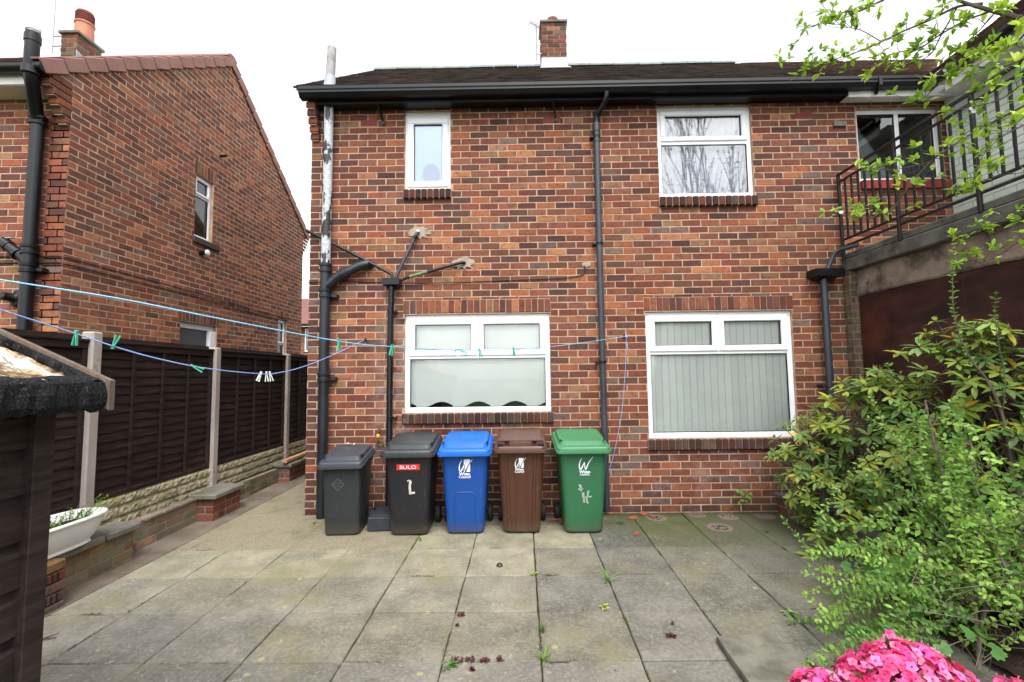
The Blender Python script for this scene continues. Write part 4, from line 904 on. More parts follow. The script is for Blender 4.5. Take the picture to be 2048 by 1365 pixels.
loose_slab([gp(1.17, -3.2, .0), gp(1.17, -2.44, .0), gp(1.52, -2.43, .004), gp(1.56, -2.66, .004), gp(1.53, -3.2, .0)], .042, 'lifted grey paving slab with a raised broken left edge beside the pink flowers')
loose_slab([gp(1.575, -3.2, 0), gp(1.60, -2.62, 0), gp(2.2, -2.55, .006), gp(2.2, -3.2, .004)], .036, 'mossy edged paving slab lying loose between the pink flowers and the leafy shrub')

# ------------------------------------------------------------------ fence, low wall
fn = empty('boundary_fence', (-3.72, 0, 0), 'dark brown overlap fence with concrete posts and rock faced base panels beside the path', 'fence')
FX = -3.72
posts = [-4.65, -3.02, -1.37, .25, 1.99, 3.68, 5.4]
for i, y in enumerate(posts):
    t = MB(); zt = 2.0 if y < 0 else 1.955; t.box(FX - .055, FX + .055, y - .05, y + .05, 0, zt, .012)
    t.build('post', M['post'], fn)
for a, b in zip(posts, posts[1:]):
    y0_, y1_ = a + .05, b - .05; zt = 1.91; t = MB()
    z = .525; k = 0
    while z < zt - .03:
        n = 14; ph = ru(0, 9); top = []; bot = []
        for q in range(n + 1):
            yy = y0_ + .03 + (y1_ - y0_ - .06) * q / n
            e = .006 * math.sin(q * .8 + ph) + .005 * math.sin(q * 1.9 + ph * 2) + ru(-.002, .002)
            bot.append(V((FX - .005, yy, z + e))); top.append(V((FX - .020, yy, z + .115)))
        t.loft([bot, top] if False else [[p - V((.012, 0, 0)) for p in bot][::1], bot, top], False, False, False)
        z += .083
    pn = t.build('panel', M['fence'], fn)
    f = MB(); f.box(FX - .02, FX + .022, y0_ + .002, y1_ - .002, zt - .06, zt, .003); f.box(FX - .045, FX + .035, y0_ + .002, y1_ - .002, zt + .0005, zt + .022, .003)
    f.box(FX - .02, FX + .02, y0_ + .002, y1_ - .002, .512, .55, .003)
    nb_ = 3
    for q in range(nb_ + 2):
        yy = y0_ + .022 + (y1_ - y0_ - .044) * q / (nb_ + 1); e_ = .018 if q in (0, nb_ + 1) else 0; f.box(FX - .03 if e_ else FX - .004, FX + .018, yy - .018 - (e_ if q == 0 else 0), yy + .018 + (e_ if q else 0), .551, zt - .061, .003)
    f.build('frame', M['fence'], pn)
    gbm = MB(); ny, nz = 64, 12; y0g, y1g = y0_ + .0, y1_ - .0; vs = []
    L_ = y1g - y0g; off = [ru(0, .4) for _ in range(4)]
    for iz in range(nz + 1):
        for iy in range(ny + 1):
            yy = y0g + L_ * iy / ny; zz = .205 + .305 * iz / nz; row = min(2, int(iz / nz * 3)); fr_ = (iz / nz * 3) % 1
            blk = .42; u = ((yy + off[row]) / blk) % 1
            e = .004 if (fr_ < .12 or iz in (0, nz) or u < .045) else .026 + ru(-.009, .009)
            vs.append((FX + .0 + e, yy, zz))
    fs = [(a_ * (ny + 1) + b_, a_ * (ny + 1) + b_ + 1, (a_ + 1) * (ny + 1) + b_ + 1, (a_ + 1) * (ny + 1) + b_) for a_ in range(nz) for b_ in range(ny)]
    gbm.add(vs, fs, False); gbm.box(FX - .03, FX - .002, y0g, y1g, .0, .51); gbm.build('gravel_board', M['gravelboard'], fn)
# low garden wall in front of the fence
lw = empty('low_garden_wall', (-3.55, 0, 0), 'low mossy brick garden wall with coping stones and small piers under the fence', 'wall')
t = MB(); t.mi = 1; t.box(-3.665, -3.59, -4.7, 5.4, -.12, .218); t.mi = 0
pw = lambda u, z: tuple(v * 1.5 for v in pick((0, 1.7, .3, 1.4, 3, 4)))
brick_panel(t, (-3.592, 5.4, 0), (0, -1, 0), (1, 0, 0), 10, -.09, .222, [], pw, zbase=-.02)
t.build('wall', [M['old_brick'], M['old_mortar']], lw)
t = MB(); y = -1.1
while y < -.2: L_ = ru(.2, .24); t.obox(MX.Translation((-3.62, y + L_ / 2, .238)) @ MX.Rotation(ru(-.01, .01), 4, 'X'), .10, L_ - .008, .034, .008); y += L_
t.build('capping', M['render'], lw)
def pier(y0_, y1_, x1_, zt, pal, cop=True, mt='brick'):
    t = MB(); t.mi = 1; t.box(-3.66, x1_ - .006, y0_ + .006, y1_ - .006, -.12, zt); t.mi = 0
    nb__ = int((y1_ - y0_) / .1)
    brick_panel(t, (x1_ - .006, y0_, 0), (0, 1, 0), (1, 0, 0), y1_ - y0_, -.09, zt, [], pal, zbase=zt - 5 * BH)
    brick_panel(t, (-3.66, y0_ + .006, 0), (1, 0, 0), (0, -1, 0), x1_ + 3.66, -.09, zt, [], pal, zbase=zt - 5 * BH, phase=.05)
    o = t.build('pier', [M[mt], M['old_mortar']], lw)
    if cop: c = MB(); c.obox(MX.Translation(((-3.67 + x1_ + .04) / 2, (y0_ + y1_) / 2, zt + .0285)) @ MX.Rotation(.01, 4, 'Y'), x1_ + .04 + 3.67, y1_ - y0_ + .07, .055, .01); c.build('coping_stone', M['concrete'], o)
redp = lambda u, z: pick((.1, 5, 1.2, 0, .4, .2))
pier(-.16, .34, -3.40, .235, redp); pier(1.58, 2.05, -3.42, .235, lambda u, z: pick((.5, 5, .4, .3, 3, .5)))
pier(-2.02, -1.14, -3.46, .235, pw, cop=False, mt='old_brick')
for a, b in ((-2.05, -1.47), (-1.46, -1.10)):
    c = MB(); c.obox(MX.Translation((-3.545, (a + b) / 2, .268)) @ MX.Rotation(ru(-.012, .012), 4, 'X'), .27, b - a - .012, .06, .012); c.build('coping_stone', M['concrete'], lw)
t = MB(); z = -.06; k = 0
while z < .28:
    t.col = pick((.1, 5, 1.5, .2, .2, 0)) if k % 2 else pick((0, 2, .2, 1, 5, .4)); t.obox(MX.Translation((-3.39, -2.10, z + .034)) @ MX.Rotation(ru(-.04, .04), 4, 'Z'), .22, .33, .066, .008)
    if k % 2:
        for q in range(7): t.mi = 1; t.box(-3.283, -3.277, -2.24 + q * .04, -2.23 + q * .04, z + .008, z + .062); t.mi = 0
    z += .072; k += 1
tag(t.build('brick_stack', [M['brick'], M['slot']]), 'stack of loose red perforated bricks and grey bricks under the white planter', 'bricks')
# timber offcut lying on the far pier
t = MB(); t.bar((-3.46, 1.5, .335), (-3.50, 3.2, .335), .07, .045, .004); t.bar((-3.54, 1.62, .32), (-3.56, 3.1, .32), .06, .022, .003)
tag(t.build('timber_batten', M['timber']), 'pale bare timber battens lying on the far brick pier at the fence', 'timber')

# ------------------------------------------------------------------ shed
sh = empty('garden_shed', (-2.3, -4.8, -.05), 'dark brown shiplap garden shed with torn black felt over rotten roof board', 'shed')
SXX, SYY = -1.545, -3.81
t = MB(); z = -.05; bh = .142
while z < 1.5:
    pr = [(SXX - .03, z), (SXX - .003, z + .001), (SXX - .006, z + .095), (SXX - .016, z + .108), (SXX - .017, z + bh), (SXX - .03, z + bh)]
    t.loft([[V((x, SYY - .045, zz)) for x, zz in pr], [V((x, -6.0, zz)) for x, zz in pr]], True, True, False)
    pr2 = [(SYY - .03, z), (SYY - .003, z + .001), (SYY - .006, z + .095), (SYY - .016, z + .108), (SYY - .017, z + bh), (SYY - .03, z + bh)]
    t.loft([[V((SXX - .045, yy, zz)) for yy, zz in pr2], [V((-3.2, yy, zz)) for yy, zz in pr2]], True, True, False); z += bh
t.box(-3.2, SXX - .03, -6.0, SYY - .03, -.05, 1.5)
t.prism([(SXX - .03, SYY - .02, 1.5), (-3.2, SYY - .02, 1.5), (-2.35, SYY - .02, 1.92)], (0, -2.1, 0))
t.build('wall', M['shed'], sh)
t = MB(); t.box(SXX - .048, SXX + .016, SYY - .048, SYY + .016, -.05, 1.52, .003); t.build('corner_trim', M['shed'], sh)
# roof: board deck, felt remnants with ragged edges, felt skirt over the eave, bare verge board
ex, ez, vy = -1.425, 1.568, -3.755; sd = V((-.93, 0, .42)).normalized(); sn = V((.42, 0, .93)).normalized()
E0 = V((ex, vy, ez))
def rp(s, y, h=0): return V((ex, y, ez)) + sd * s + sn * h
t = MB(); ns, ny = 26, 60; vs = []
for a in range(ns + 1):
    for b in range(ny + 1):
        s = 1.03 * a / ns; y = vy - .02 - 2.2 * (b / ny) ** 1.6
        vs.append(rp(s, y, -.012 + .010 * math.sin(a * 2.1 + b * .9) * rnd() + ru(-.006, .006)))
t.add(vs, [(a * (ny + 1) + b, a * (ny + 1) + b + 1, (a + 1) * (ny + 1) + b + 1, (a + 1) * (ny + 1) + b) for a in range(ns) for b in range(ny)], False)
for i, f in enumerate(t.f): t.f[i] = f[::-1]
t.prism([rp(0, vy - .02, -.03), rp(1.03, vy - .02, -.03), rp(1.03, vy - .02, -.045), rp(0, vy - .02, -.045)], (0, -2.2, 0))
rb = t.build('roof', M['osb'], sh)
t = MB(); t.prism([(ex - .94, vy - .02, ez + .43), (-3.27, vy - .02, 1.57), (-3.27, vy - .02, 1.55), (ex - .94, vy - .02, ez + .40)], (0, -2.2, 0)); t.build('far_slope', M['felt'], sh)
# flaking strands standing up from the rotten board
fl = MB()
for _ in range(420):
    s = ru(.02, .5); y = vy - ru(.1, .55); p = rp(s, y, .0); d = V((ru(-.4, .4), -1, ru(-.1, .2))).normalized(); L_ = ru(.02, .07); w = ru(.004, .012); h = ru(.004, .016)
    sd2 = sd * w; fl.add([p, p + sd2, p + sd2 + d * L_ + sn * h, p + d * L_ + sn * h], [(0, 1, 2, 3)], False)
fl.build('flaking_strands', M['osb'], rb)
ft = MB(); n = 60; inner = []; outer = []
for i in range(n + 1):
    s = 1.05 * i / n; wdt = .032 + .008 * math.sin(i * .35) + .008 * math.sin(i * 1.7) + ru(-.004, .004)
    if s < .08: wdt += (.08 - s) * .4
    outer.append(rp(s, vy + .004, .012)); inner.append((s, vy - wdt))
rows = [outer] + [[rp(s, vy - (vy - y) * f, .012 + .006 * math.sin(s * 30 + f * 5) + (.004 if f == 1 else 0)) for s, y in inner] for f in (.35, .7, 1)] + [[rp(s, y - .002, -.002) for s, y in inner]]
ft.loft(rows, False, False, False)
ft.f = [f for f in ft.f if not (max(f) - min(f) > 2 * n)]; k = len(ft.f); ft.m = ft.m[:k]; ft.c = ft.c[:k]; ft.sm = ft.sm[:k]
rows = []; ny = 70
for s_, dz, dx in ((.02, .014, 0), (.012, .016, 0), (0, .006, .008), (0, -.03, .016), (0, -.066, .014), (0, -.088, .002)):
    r_ = []
    for b in range(ny + 1):
        y = vy + .006 - 1.6 * b / ny; wob = .006 * math.sin(b * .9) + .005 * math.sin(b * 2.3 + 1) + ru(-.002, .002)
        tear = abs(.02 * math.sin(b * .33)) + ru(0, .008) if s_ == .02 else 0
        r_.append(rp(s_ + tear if s_ else 0, y, 0) + V((dx + wob * (1 if dz < 0 else .2), 0, dz + (ru(-.006, .006) if dz < -.08 else 0))))
    rows.append(r_)
vs = [p for r in rows for p in r]; m_ = ny + 1
ft.add(vs, [(a * m_ + b, a * m_ + b + 1, (a + 1) * m_ + b + 1, (a + 1) * m_ + b) for a in range(5) for b in range(ny)], False)
ft.build('felt', M['felt'], rb)
t = MB()
def vb(s, h): return rp(s, vy + .008, h)
t.prism([vb(-.018, .022), vb(1.05, .022), vb(1.05, -.07), vb(-.06, -.07)], (0, .02, 0)); t.build('verge_board', M['rawwood'], sh)
t = MB(); t.prism([rp(.0, vy + .01, -.005) + V((.01, 0, 0)), rp(.06, vy + .01, .01), rp(.06, vy + .01, -.05), rp(.0, vy + .01, -.1)], (0, .006, 0))
t.build('felt_flap', M['felt'], rb)

# ------------------------------------------------------------------ planter
pl = empty('trough_planter', (-3.49, -1.95, .3), 'long white plastic trough planter with yellow flowering weeds on the garden wall', 'planter')
def oval(cx, cy, a, b, z, n=28, pw_=.62): return [V((cx + a * math.copysign(abs(math.cos(q)) ** pw_, math.cos(q)), cy + b * math.copysign(abs(math.sin(q)) ** pw_, math.sin(q)), z)) for q in [2 * math.pi * i / n for i in range(n)]]
pcx, pcy = -3.49, -1.96
t = MB(); pr = [(.10, .36, .298), (.115, .385, .305), (.105, .375, .325), (.12, .40, .345), (.135, .42, .375), (.165, .455, .455), (.17, .462, .50), (.185, .478, .505), (.19, .483, .515), (.185, .478, .527), (.165, .458, .528), (.155, .448, .515), (.13, .42, .40)]
t.loft([oval(pcx, pcy, a, b, z) for a, b, z in pr], True, True, True); t.build('trough', M['planter'], pl)
t = MB(); t.loft([oval(pcx, pcy, .145, .43, .462), oval(pcx, pcy, .1, .3, .472)], False, True, False); t.build('soil', M['soil'], pl)

# ------------------------------------------------------------------ wheelie bins
TXT = []
def text(s, size, M_, mat, parent, nm='lettering', ext=.0006, sx=1, bold=0.0):
    cu_ = bpy.data.curves.new(nm, 'FONT'); cu_.body = s; cu_.size = size; cu_.extrude = ext; cu_.align_x = 'CENTER'; cu_.offset = bold
    cu_.materials.append(mat); o = bpy.data.objects.new(nm, cu_); col.objects.link(o); o.parent = parent
    o.matrix_local = M_ @ MX.Rotation(R(90), 4, 'X') @ MX.Diagonal((sx, 1, 1, 1)); TXT.append(o); return o
def rrect(w, d, cy, z, r=.05, sl=0.0):
    out = []
    for cx_, cy_, a0 in ((w / 2 - r, d / 2 - r, 0), (-w / 2 + r, d / 2 - r, 90), (-w / 2 + r, -d / 2 + r, 180), (w / 2 - r, -d / 2 + r, 270)):
        for k in range(6): q = R(a0 + k * 18); x, y = cx_ + r * math.cos(q), cy_ + r * math.sin(q); out.append(V((x, cy + y, z + sl * (cy + y))))
    return out
def bin_(x, y, rz, label, bm_, lm_, S=1.0, W0=.375, W1=.475, WL=.545, H=.80, sl=.13, kind=0):
    root = empty('wheelie_bin', (x, y, gz(y)), label, 'bin', 'wheelie bins lined up against the house wall', rz)
    D0, D1, DL = .43, .56, .66
    W0, W1, WL, H, D0, D1, DL = [q * S for q in (W0, W1, WL, H, D0, D1, DL)]
    def cyb(t): return (D0 / 2) + (-.0 * S - .05 * S * t) + (D1 - D0) / 2 * t
    b = MB(); rings = []
    for t_, k in ((0, .94), (.012, .985), (.03, 1), (.3, 1), (.6, 1), (.97, 1)):
        rings.append(rrect((W0 + (W1 - W0) * t_) * k, (D0 + (D1 - D0) * t_) * k, cyb(t_), .012 + H * t_, .06 * S))
    rings.append(rrect(W1 * 1.0, D1, cyb(.97), .012 + H * .985, .06 * S)); rings.append(rrect(W1 * 1.07, D1 * 1.05, cyb(1), .012 + H * .988, .05 * S)); rings.append(rrect(W1 * 1.07, D1 * 1.05, cyb(1), .012 + H * 1.012, .05 * S))
    b.loft(rings, True, True, True)
    yf = lambda z: cyb(z / H) - (D0 + (D1 - D0) * z / H) / 2      # front face
    if kind == 3:      # moulded arch panel
        for sgn in (1,):
            aw, az0, az1, r_ = .105 * S, .03, .42, .05; pts = [(-aw, az0)] + [(-aw, az1 - r_)] + [(-aw + r_ - r_ * math.cos(R(q)), az1 - r_ + r_ * math.sin(R(q))) for q in (30, 60, 90)] + [(aw - r_ + r_ * math.cos(R(q)), az1 - r_ + r_ * math.sin(R(q))) for q in (90, 60, 30, 0)] + [(aw, az0)]
            b.tube([(px__, yf(z) + .0015, z) for px__, z in pts], .007, 6)
    if kind == 4:      # fluted front
        for xx in (-.15, .145):
            b.loft([[V((xx * (W0 + (W1 - W0) * t_) / W1 + q, yf(.012 + H * t_) + dy, .012 + H * t_)) for q, dy in ((-.02, .004), (-.008, -.010), (.008, -.010), (.02, .004))] for t_ in (.02, .5, .96)], False, False, True)
        b.loft([[V((q * (W0 + (W1 - W0) * t_) / W1, yf(.012 + H * t_) + dy, .012 + H * t_)) for q, dy in ((-.075, .004), (-.06, -.006), (.06, -.006), (.075, .004))] for t_ in (.02, .5, .96)], False, False, True)
    for i in range(5):  # comb under the rim
        xx = (-.16 + .08 * i) * S; b.box(xx - .003, xx + .003, yf(H) - .014, yf(H) + .01, H * .93, H * .995)
    bo = b.build('body', M[bm_], root, local=True)
    l = MB(); lc = cyb(1) - .012 * S; zl = .012 + H * 1.0; wv = .004 if kind == 3 else 0
    lr = [(WL * .985, DL * .985, -.012, .045), (WL, DL, -.008, .05), (WL, DL, .016, .05), (WL * .965, DL * .97, .019, .05), (WL * .965, DL * .97, .038, .05), (WL * .93, DL * .94, .050, .05)]
    rr_ = [rrect(w, d, lc, zl + z, r * S, sl) for w, d, z, r in lr]
    iy = .30 if kind in (1, 2, 3, 5) else .26
    rr_ += [rrect(WL * .86, DL * .80, lc + .015, zl + .052, .06 * S, sl), rrect(WL * .82, DL * .76, lc + .015, zl + .088, .07 * S, sl), rrect(WL * .76, DL * .70, lc + .015, zl + .094, .07 * S, sl), rrect(WL * .6, DL * .5, lc + .02, zl + .092, .07 * S, sl), rrect(WL * .3, DL * .25, lc + .02, zl + (.078 if kind == 3 else .095), .03 * S, sl)]
    l.loft(rr_, False, True, True)
    if kind == 4:      # wide front handle
        Mh = MX.Translation((0, lc - DL * .42, zl + .068 + sl * (lc - DL * .42)))
        l.obox(Mh, .24, .05, .06, .012); l.obox(Mh @ MX.Translation((0, .03, .035)), .46, .10, .022, .008); l.obox(Mh @ MX.Translation((-.19, .0, .004)), .07, .03, .05, .008); l.obox(Mh @ MX.Translation((.19, .0, .004)), .07, .03, .05, .008)
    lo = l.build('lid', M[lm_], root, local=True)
    s = MB()
    for sg in (-1, 1):
        p = V((sg * WL * .385, lc - DL * .27, zl + .076 + sl * (lc - DL * .27)))
        if kind == 5: s.tube([p + V((sg * .008 * math.cos(q), q * .022 - .02, .012 + .004 * math.cos(q))) for q in (-1.4, -.7, 0, .7, 1.4)], .006, 6)
        elif kind == 4: s.box(p.x - .03, p.x + .03, lc - DL * .47, lc - DL * .40, zl + .048 + sl * (lc - DL * .4), zl + .075 + sl * (lc - DL * .4), .004)
        else: s.obox(MX.Translation(p + V((sg * .012, 0, .004))), .018, .055, .032, .004)
    s.build('lid_grip', M['slot'], lo, local=True)
    hb = MB(); yb = lc + DL / 2 + .01
    hb.tube([(-WL * .36, yb + .02, zl + .05), (WL * .36, yb + .02, zl + .05)], .013, 8)
    for sg in (-1, 1): hb.bar((sg * WL * .33, yb - .05, zl + .0), (sg * WL * .33, yb + .025, zl + .055), .03, .03, .004)
    hb.build('handle', M[bm_], root, local=True)
    wy, wr = D0 + .005, .098 * S
    ax = MB(); ax.tube([(-W0 / 2 - .07, wy, wr), (W0 / 2 + .07, wy, wr)], .01, 8); ax.build('axle', M['slot'], root, local=True)
    for sg in (-1, 1):
        w_ = MB(); w_.lathe((sg * (W0 / 2 + .045), wy, wr), [(wr * .8, -.025), (wr * .97, -.022), (wr, -.01), (wr, .01), (wr * .97, .022), (wr * .8, .025)], 22, True, V((1, 0, 0)))
        wo_ = w_.build('wheel', M['rubber'], root, local=True)
        w_ = MB(); w_.lathe((sg * (W0 / 2 + .045), wy, wr), [(wr * .55, -.027), (wr * .55, .027)], 16, True, V((1, 0, 0))); w_.build('hub', M['slot'], wo_, local=True)
    def face(xx, z): return MX.Translation((xx, yf(z) - .0015, z)) @ MX.Rotation(math.atan2(-(.05 * S), H), 4, 'X') if False else MX.Translation((xx, yf(z) - .0022, z)) @ MX.Rotation(math.atan((yf(H) - yf(0)) / -H), 4, 'X')
    return root, face
def stroke(mb, pts, ws, y=-.0012):
    """tapering brush stroke in the local x-z plane"""
    P_ = [V((p[0], 0, p[1])) for p in pts]; top = []; bot = []
    for i, p in enumerate(P_):
        d = (P_[min(i + 1, len(P_) - 1)] - P_[max(i - 1, 0)]).normalized(); n_ = V((-d.z, 0, d.x)); top.append(p + n_ * ws[i] / 2); bot.append(p - n_ * ws[i] / 2)
    n = len(P_); mb.add([q + V((0, y, 0)) for q in top + bot], [(i, n + i, n + i + 1, i + 1) for i in range(n - 1)], False)
def crv(p, n=10):
    """smooth curve through control points"""
    out = []
    for i in range(len(p) - 1):
        a, b, c, d = p[max(i - 1, 0)], p[i], p[i + 1], p[min(i + 2, len(p) - 1)]
        for k in range(n):
            t = k / n; out.append(tuple(.5 * ((2 * b[j]) + (-a[j] + c[j]) * t + (2 * a[j] - 5 * b[j] + 4 * c[j] - d[j]) * t * t + (-a[j] + 3 * b[j] - 3 * c[j] + d[j]) * t ** 3) for j in range(len(b))))
    return out + [p[-1]]
def council(root, Fm, s, mat_bg, block):
    """council W mark: brush W, half of it cut out of a white block, two lines of lettering"""
    lg = MB()
    if block: lg.add([(-.008 * s, -.0004, .0), (.055 * s, -.0004, .0), (.055 * s, -.0004, .125 * s), (-.008 * s, -.0004, .125 * s)], [(0, 1, 2, 3)], False)
    wl = crv([(-.028 * s, .118 * s), (-.05 * s, .07 * s), (-.052 * s, .025 * s), (-.038 * s, .006 * s), (-.012 * s, .055 * s), (-.002 * s, .078 * s)], 6)
    wr_ = crv([(-.002 * s, .078 * s), (.002 * s, .03 * s), (.012 * s, .006 * s), (.035 * s, .06 * s), (.085 * s, .13 * s)], 6)
    wd = lambda L_, a, b: [(a + (b - a) * math.sin(math.pi * min(1, i / L_ * 1.0))) * s for i in range(L_ + 1)]
    stroke(lg, wl, wd(len(wl) - 1, .003, .013), -.0012)
    lg.mi = 1 if block else 0; stroke(lg, wr_, wd(len(wr_) - 1, .003, .012), -.0012); lg.mi = 0
    if block: stroke(lg, [p for p in wr_ if p[0] > .052 * s], [.006 * s * (1 - i / 30) for i, p in enumerate([p for p in wr_ if p[0] > .052 * s])], -.0016)
    lo = lg.build('council_logo', [M['decal'], mat_bg], root, local=True); lo.matrix_local = Fm; W[lo.name] = MX()
    text('Wigan', .042 * s, Fm @ MX.Translation((0, -.0006, -.034 * s)), M['decal'], root, 'council_name', bold=.0012 * s)
    text('Council' if block else 'COUNCIL', (.038 if block else .022) * s, Fm @ MX.Translation((0, -.0006, -.062 * s if block else -.056 * s)), M['decal'], root, 'council_name', bold=.0006 * s)
    return lo
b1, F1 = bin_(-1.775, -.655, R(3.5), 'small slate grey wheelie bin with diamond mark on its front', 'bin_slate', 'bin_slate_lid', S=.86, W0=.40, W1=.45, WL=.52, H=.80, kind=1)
t = MB(); dsz = .058
for a, b in (((0, dsz), (dsz, 0)), ((dsz, 0), (0, -dsz)), ((0, -dsz), (-dsz, 0)), ((-dsz, 0), (0, dsz))): stroke(t, [a, b], [.004, .004])
for zz, ww in ((.018, .028), (.0, .036), (-.018, .026)):
    for q in range(5): xx = -ww + 2 * ww * q / 4; stroke(t, [(xx - .003, zz - .005), (xx + .003, zz + .005)], [.0025, .0025])
o = t.build('diamond_mark', simple('faint_print', lin(112, 116, 120), .6, .2, 60, 0), b1, local=True); o.matrix_local = F1(-.03, .515)
t = MB(); t.obox(MX.Translation((.02, .33, .86)) @ MX.Rotation(.2, 4, 'X'), .012, .05, .002); t.obox(MX.Translation((-.06, .36, .866)) @ MX.Rotation(.2, 4, 'X'), .03, .03, .002); t.build('lid_number', M['tape'], b1, local=True)
b2, F2 = bin_(-1.095, -.668, R(1.5), 'black wheelie bin with red sticker and a pale letter L', 'bin_black', 'bin_black_lid', WL=.545, kind=2)
t = MB(); t.add([(-.115, 0, -.029), (.115, 0, -.029), (.115, 0, .029), (-.115, 0, .029)], [(0, 1, 2, 3)], False)
o = t.build('sticker', M['red'], b2, local=True); o.matrix_local = F2(.0, .685); W[o.name] = MX()
text('SULO', .047, F2(0, .685) @ MX.Translation((-.002, -.0012, -.0168)), M['decal'], b2, 'sticker_lettering', sx=1.45, bold=.0006)
t = MB(); stroke(t, [(-.022, .072), (.006, .078)], [.012, .014]); stroke(t, [(.006, .078), (.012, .06), (.004, .03), (.008, -.05)], [.022, .026, .022, .024], -.0014); stroke(t, [(-.002, -.05), (.056, -.044)], [.024, .02], -.0018)
o = t.build('letter_mark', M['tape'], b2, local=True); o.matrix_local = F2(.01, .475)
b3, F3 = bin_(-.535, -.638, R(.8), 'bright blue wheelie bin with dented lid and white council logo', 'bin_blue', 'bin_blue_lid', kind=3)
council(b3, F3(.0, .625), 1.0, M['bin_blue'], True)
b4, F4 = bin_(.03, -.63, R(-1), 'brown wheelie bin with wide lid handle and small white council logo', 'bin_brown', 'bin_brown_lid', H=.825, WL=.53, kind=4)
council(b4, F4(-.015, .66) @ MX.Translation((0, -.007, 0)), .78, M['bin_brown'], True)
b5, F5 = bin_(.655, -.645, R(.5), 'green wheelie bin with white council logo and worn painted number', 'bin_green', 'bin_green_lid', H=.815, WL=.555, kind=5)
council(b5, F5(.01, .635), 1.0, M['bin_green'], False)
t = MB(); 
for pts, w in (([(-.03, .09), (-.022, .06), (-.02, .025)], .03), ([(-.05, .045), (.0, .05)], .014), ([(0.0, .01), (.004, -.04), (.01, -.09)], .026), ([(.055, .03), (.045, -.02), (.035, -.06), (.05, -.1)], .022), ([(.0, -.04), (.085, -.03)], .014)):
    q = crv(pts, 4); stroke(t, [(a + ru(-.002, .002), b) for a, b in q], [w * ru(.7, 1.1) for _ in q])
o = t.build('painted_number', M['smudge'], b5, local=True); o.matrix_local = F5(-.01, .40)
# black gully tray between the first two bins
t = MB(); t.obox(MX.Translation((-1.42, -.33, gz(-.3) + .07)) @ MX.Rotation(.1, 4, 'Z'), .30, .42, .14, .01); t.obox(MX.Translation((-1.42, -.33, gz(-.3) + .145)) @ MX.Rotation(.1, 4, 'Z'), .24, .36, .012, .004)
tag(t.build('gully_cover', simple('dark_slate', lin(46, 50, 58), .7, .35, 8, .4, 50, .004)), 'dark slate coloured gully cover on the ground between the grey and black bins', 'drain cover')
t = MB(); t.tube([(.305, -.3, .03), (.36, -.33, .03), (.43, -.33, .035), (.50, -.3, .03)], .012, 6); t.obox(MX.Translation((.47, -.36, .018)) @ MX.Rotation(.5, 4, 'Z'), .09, .03, .02, .006)
tag(t.build('leaf_litter', simple('dead_leaf', lin(120, 76, 48), .9, .4, 20, .3)), 'curled brown leaf litter on the ground between the brown and green bins', 'litter')
M['shard'] = simple('tile_shard', lin(186, 104, 74, .55), .9, .3, 30, .4, 80, .003)
# broken brick pieces by the wall
for i, (px__, py__, s, rz, lb) in enumerate(((1267, 1037, .075, .3, 'larger broken orange tile piece on moss by the wall beside the green bin'), (1288, 1029, .085, 1.1, 'flat broken terracotta piece against the wall foot'), (1302, 1034, .05, 2.0, 'small orange brick chip right of the other broken pieces'), (1273, 1067, .05, .7, 'thin curled brown chip on the grey slab beside the green bin'))):
    q = at(px__, py__, Y=-.2); d_ = (q - CAM); k = (0 - CAM.z + .0) / d_.z if False else None
    p = CAM + d_ * ((CAM.z - .0) / -d_.z) if d_.z < 0 else q
    t = MB(); n = 6; ring = [V((math.cos(2 * math.pi * j_ / n) * s * ru(.6, 1.1), math.sin(2 * math.pi * j_ / n) * s * .6 * ru(.6, 1.1), 0)) for j_ in range(n)]
    mt = MX.Translation((p.x, p.y, gz(p.y) + .008)) @ MX.Rotation(rz, 4, 'Z') @ MX.Rotation(.12, 4, 'X')
    t.loft([[mt @ a_ for a_ in ring], [mt @ (a_ * .9 + V((0, 0, .010))) for a_ in ring]], True, True, False)
    tag(t.build('broken_piece', M['shard']), lb, 'debris', 'broken pieces at the foot of the house wall')
t = MB(); t.lathe(tuple(gp(.0, -1.31, .0)), [(.022, 0), (.028, .008), (.022, .02), (.01, .026)], 10); p = at(991, 1136, d=4.0)
tag(t.build('snail', simple('snail_shell', lin(58, 46, 38), .5, .3, 40)), 'dark round snail shell on the paving in front of the bins', 'snail')
o = bpy.data.objects['snail']; o.location.x = -.165; o.location.y = -.06

# ------------------------------------------------------------------ clothes lines, hooks, pegs
def hook(p, label):
    t = MB(); p = V(p); t.lathe(p + V((0, .075, 0)), [(.02, 0), (.02, .008)], 10, True, V((0, -1, 0))); t.tube([p + V((0, .075, 0)), p + V((0, .02, 0)), p + V((.012, -.0, -.012)), p + V((.0, -.012, -.024)), p + V((-.012, 0, -.014))], .006, 6)
    tag(t.build('wall_hook', M['cable']), label, 'hook', 'clothes line hooks on the house wall')
H1 = at(727, 680, Y=-.08); H2 = at(1252, 672, Y=-.08)
hook(H1, 'small dark hook on the wall between the soil pipe and the left ground floor window'); hook(H2, 'wall hook between the rain pipe and the right ground floor window')
def line_pts(px):  # line A measured along the picture: depth grows towards the hook
    return None
A_px = [(0, 560, 1.87), (240, 598, 2.03), (450, 640, 2.26), (678, 683, 2.68), (783, 694, 2.95), (912, 701, 3.4), (959, 701, 3.6), (1027, 700, 3.95), (1100, 694, 4.4), (1180, 684, 4.85), (1252, 673, 5.22)]
A_pts = [at(x, y, d=d) for x, y, d in A_px]; A_pts = [A_pts[0] + (A_pts[0] - A_pts[1]) * 1.2] + A_pts
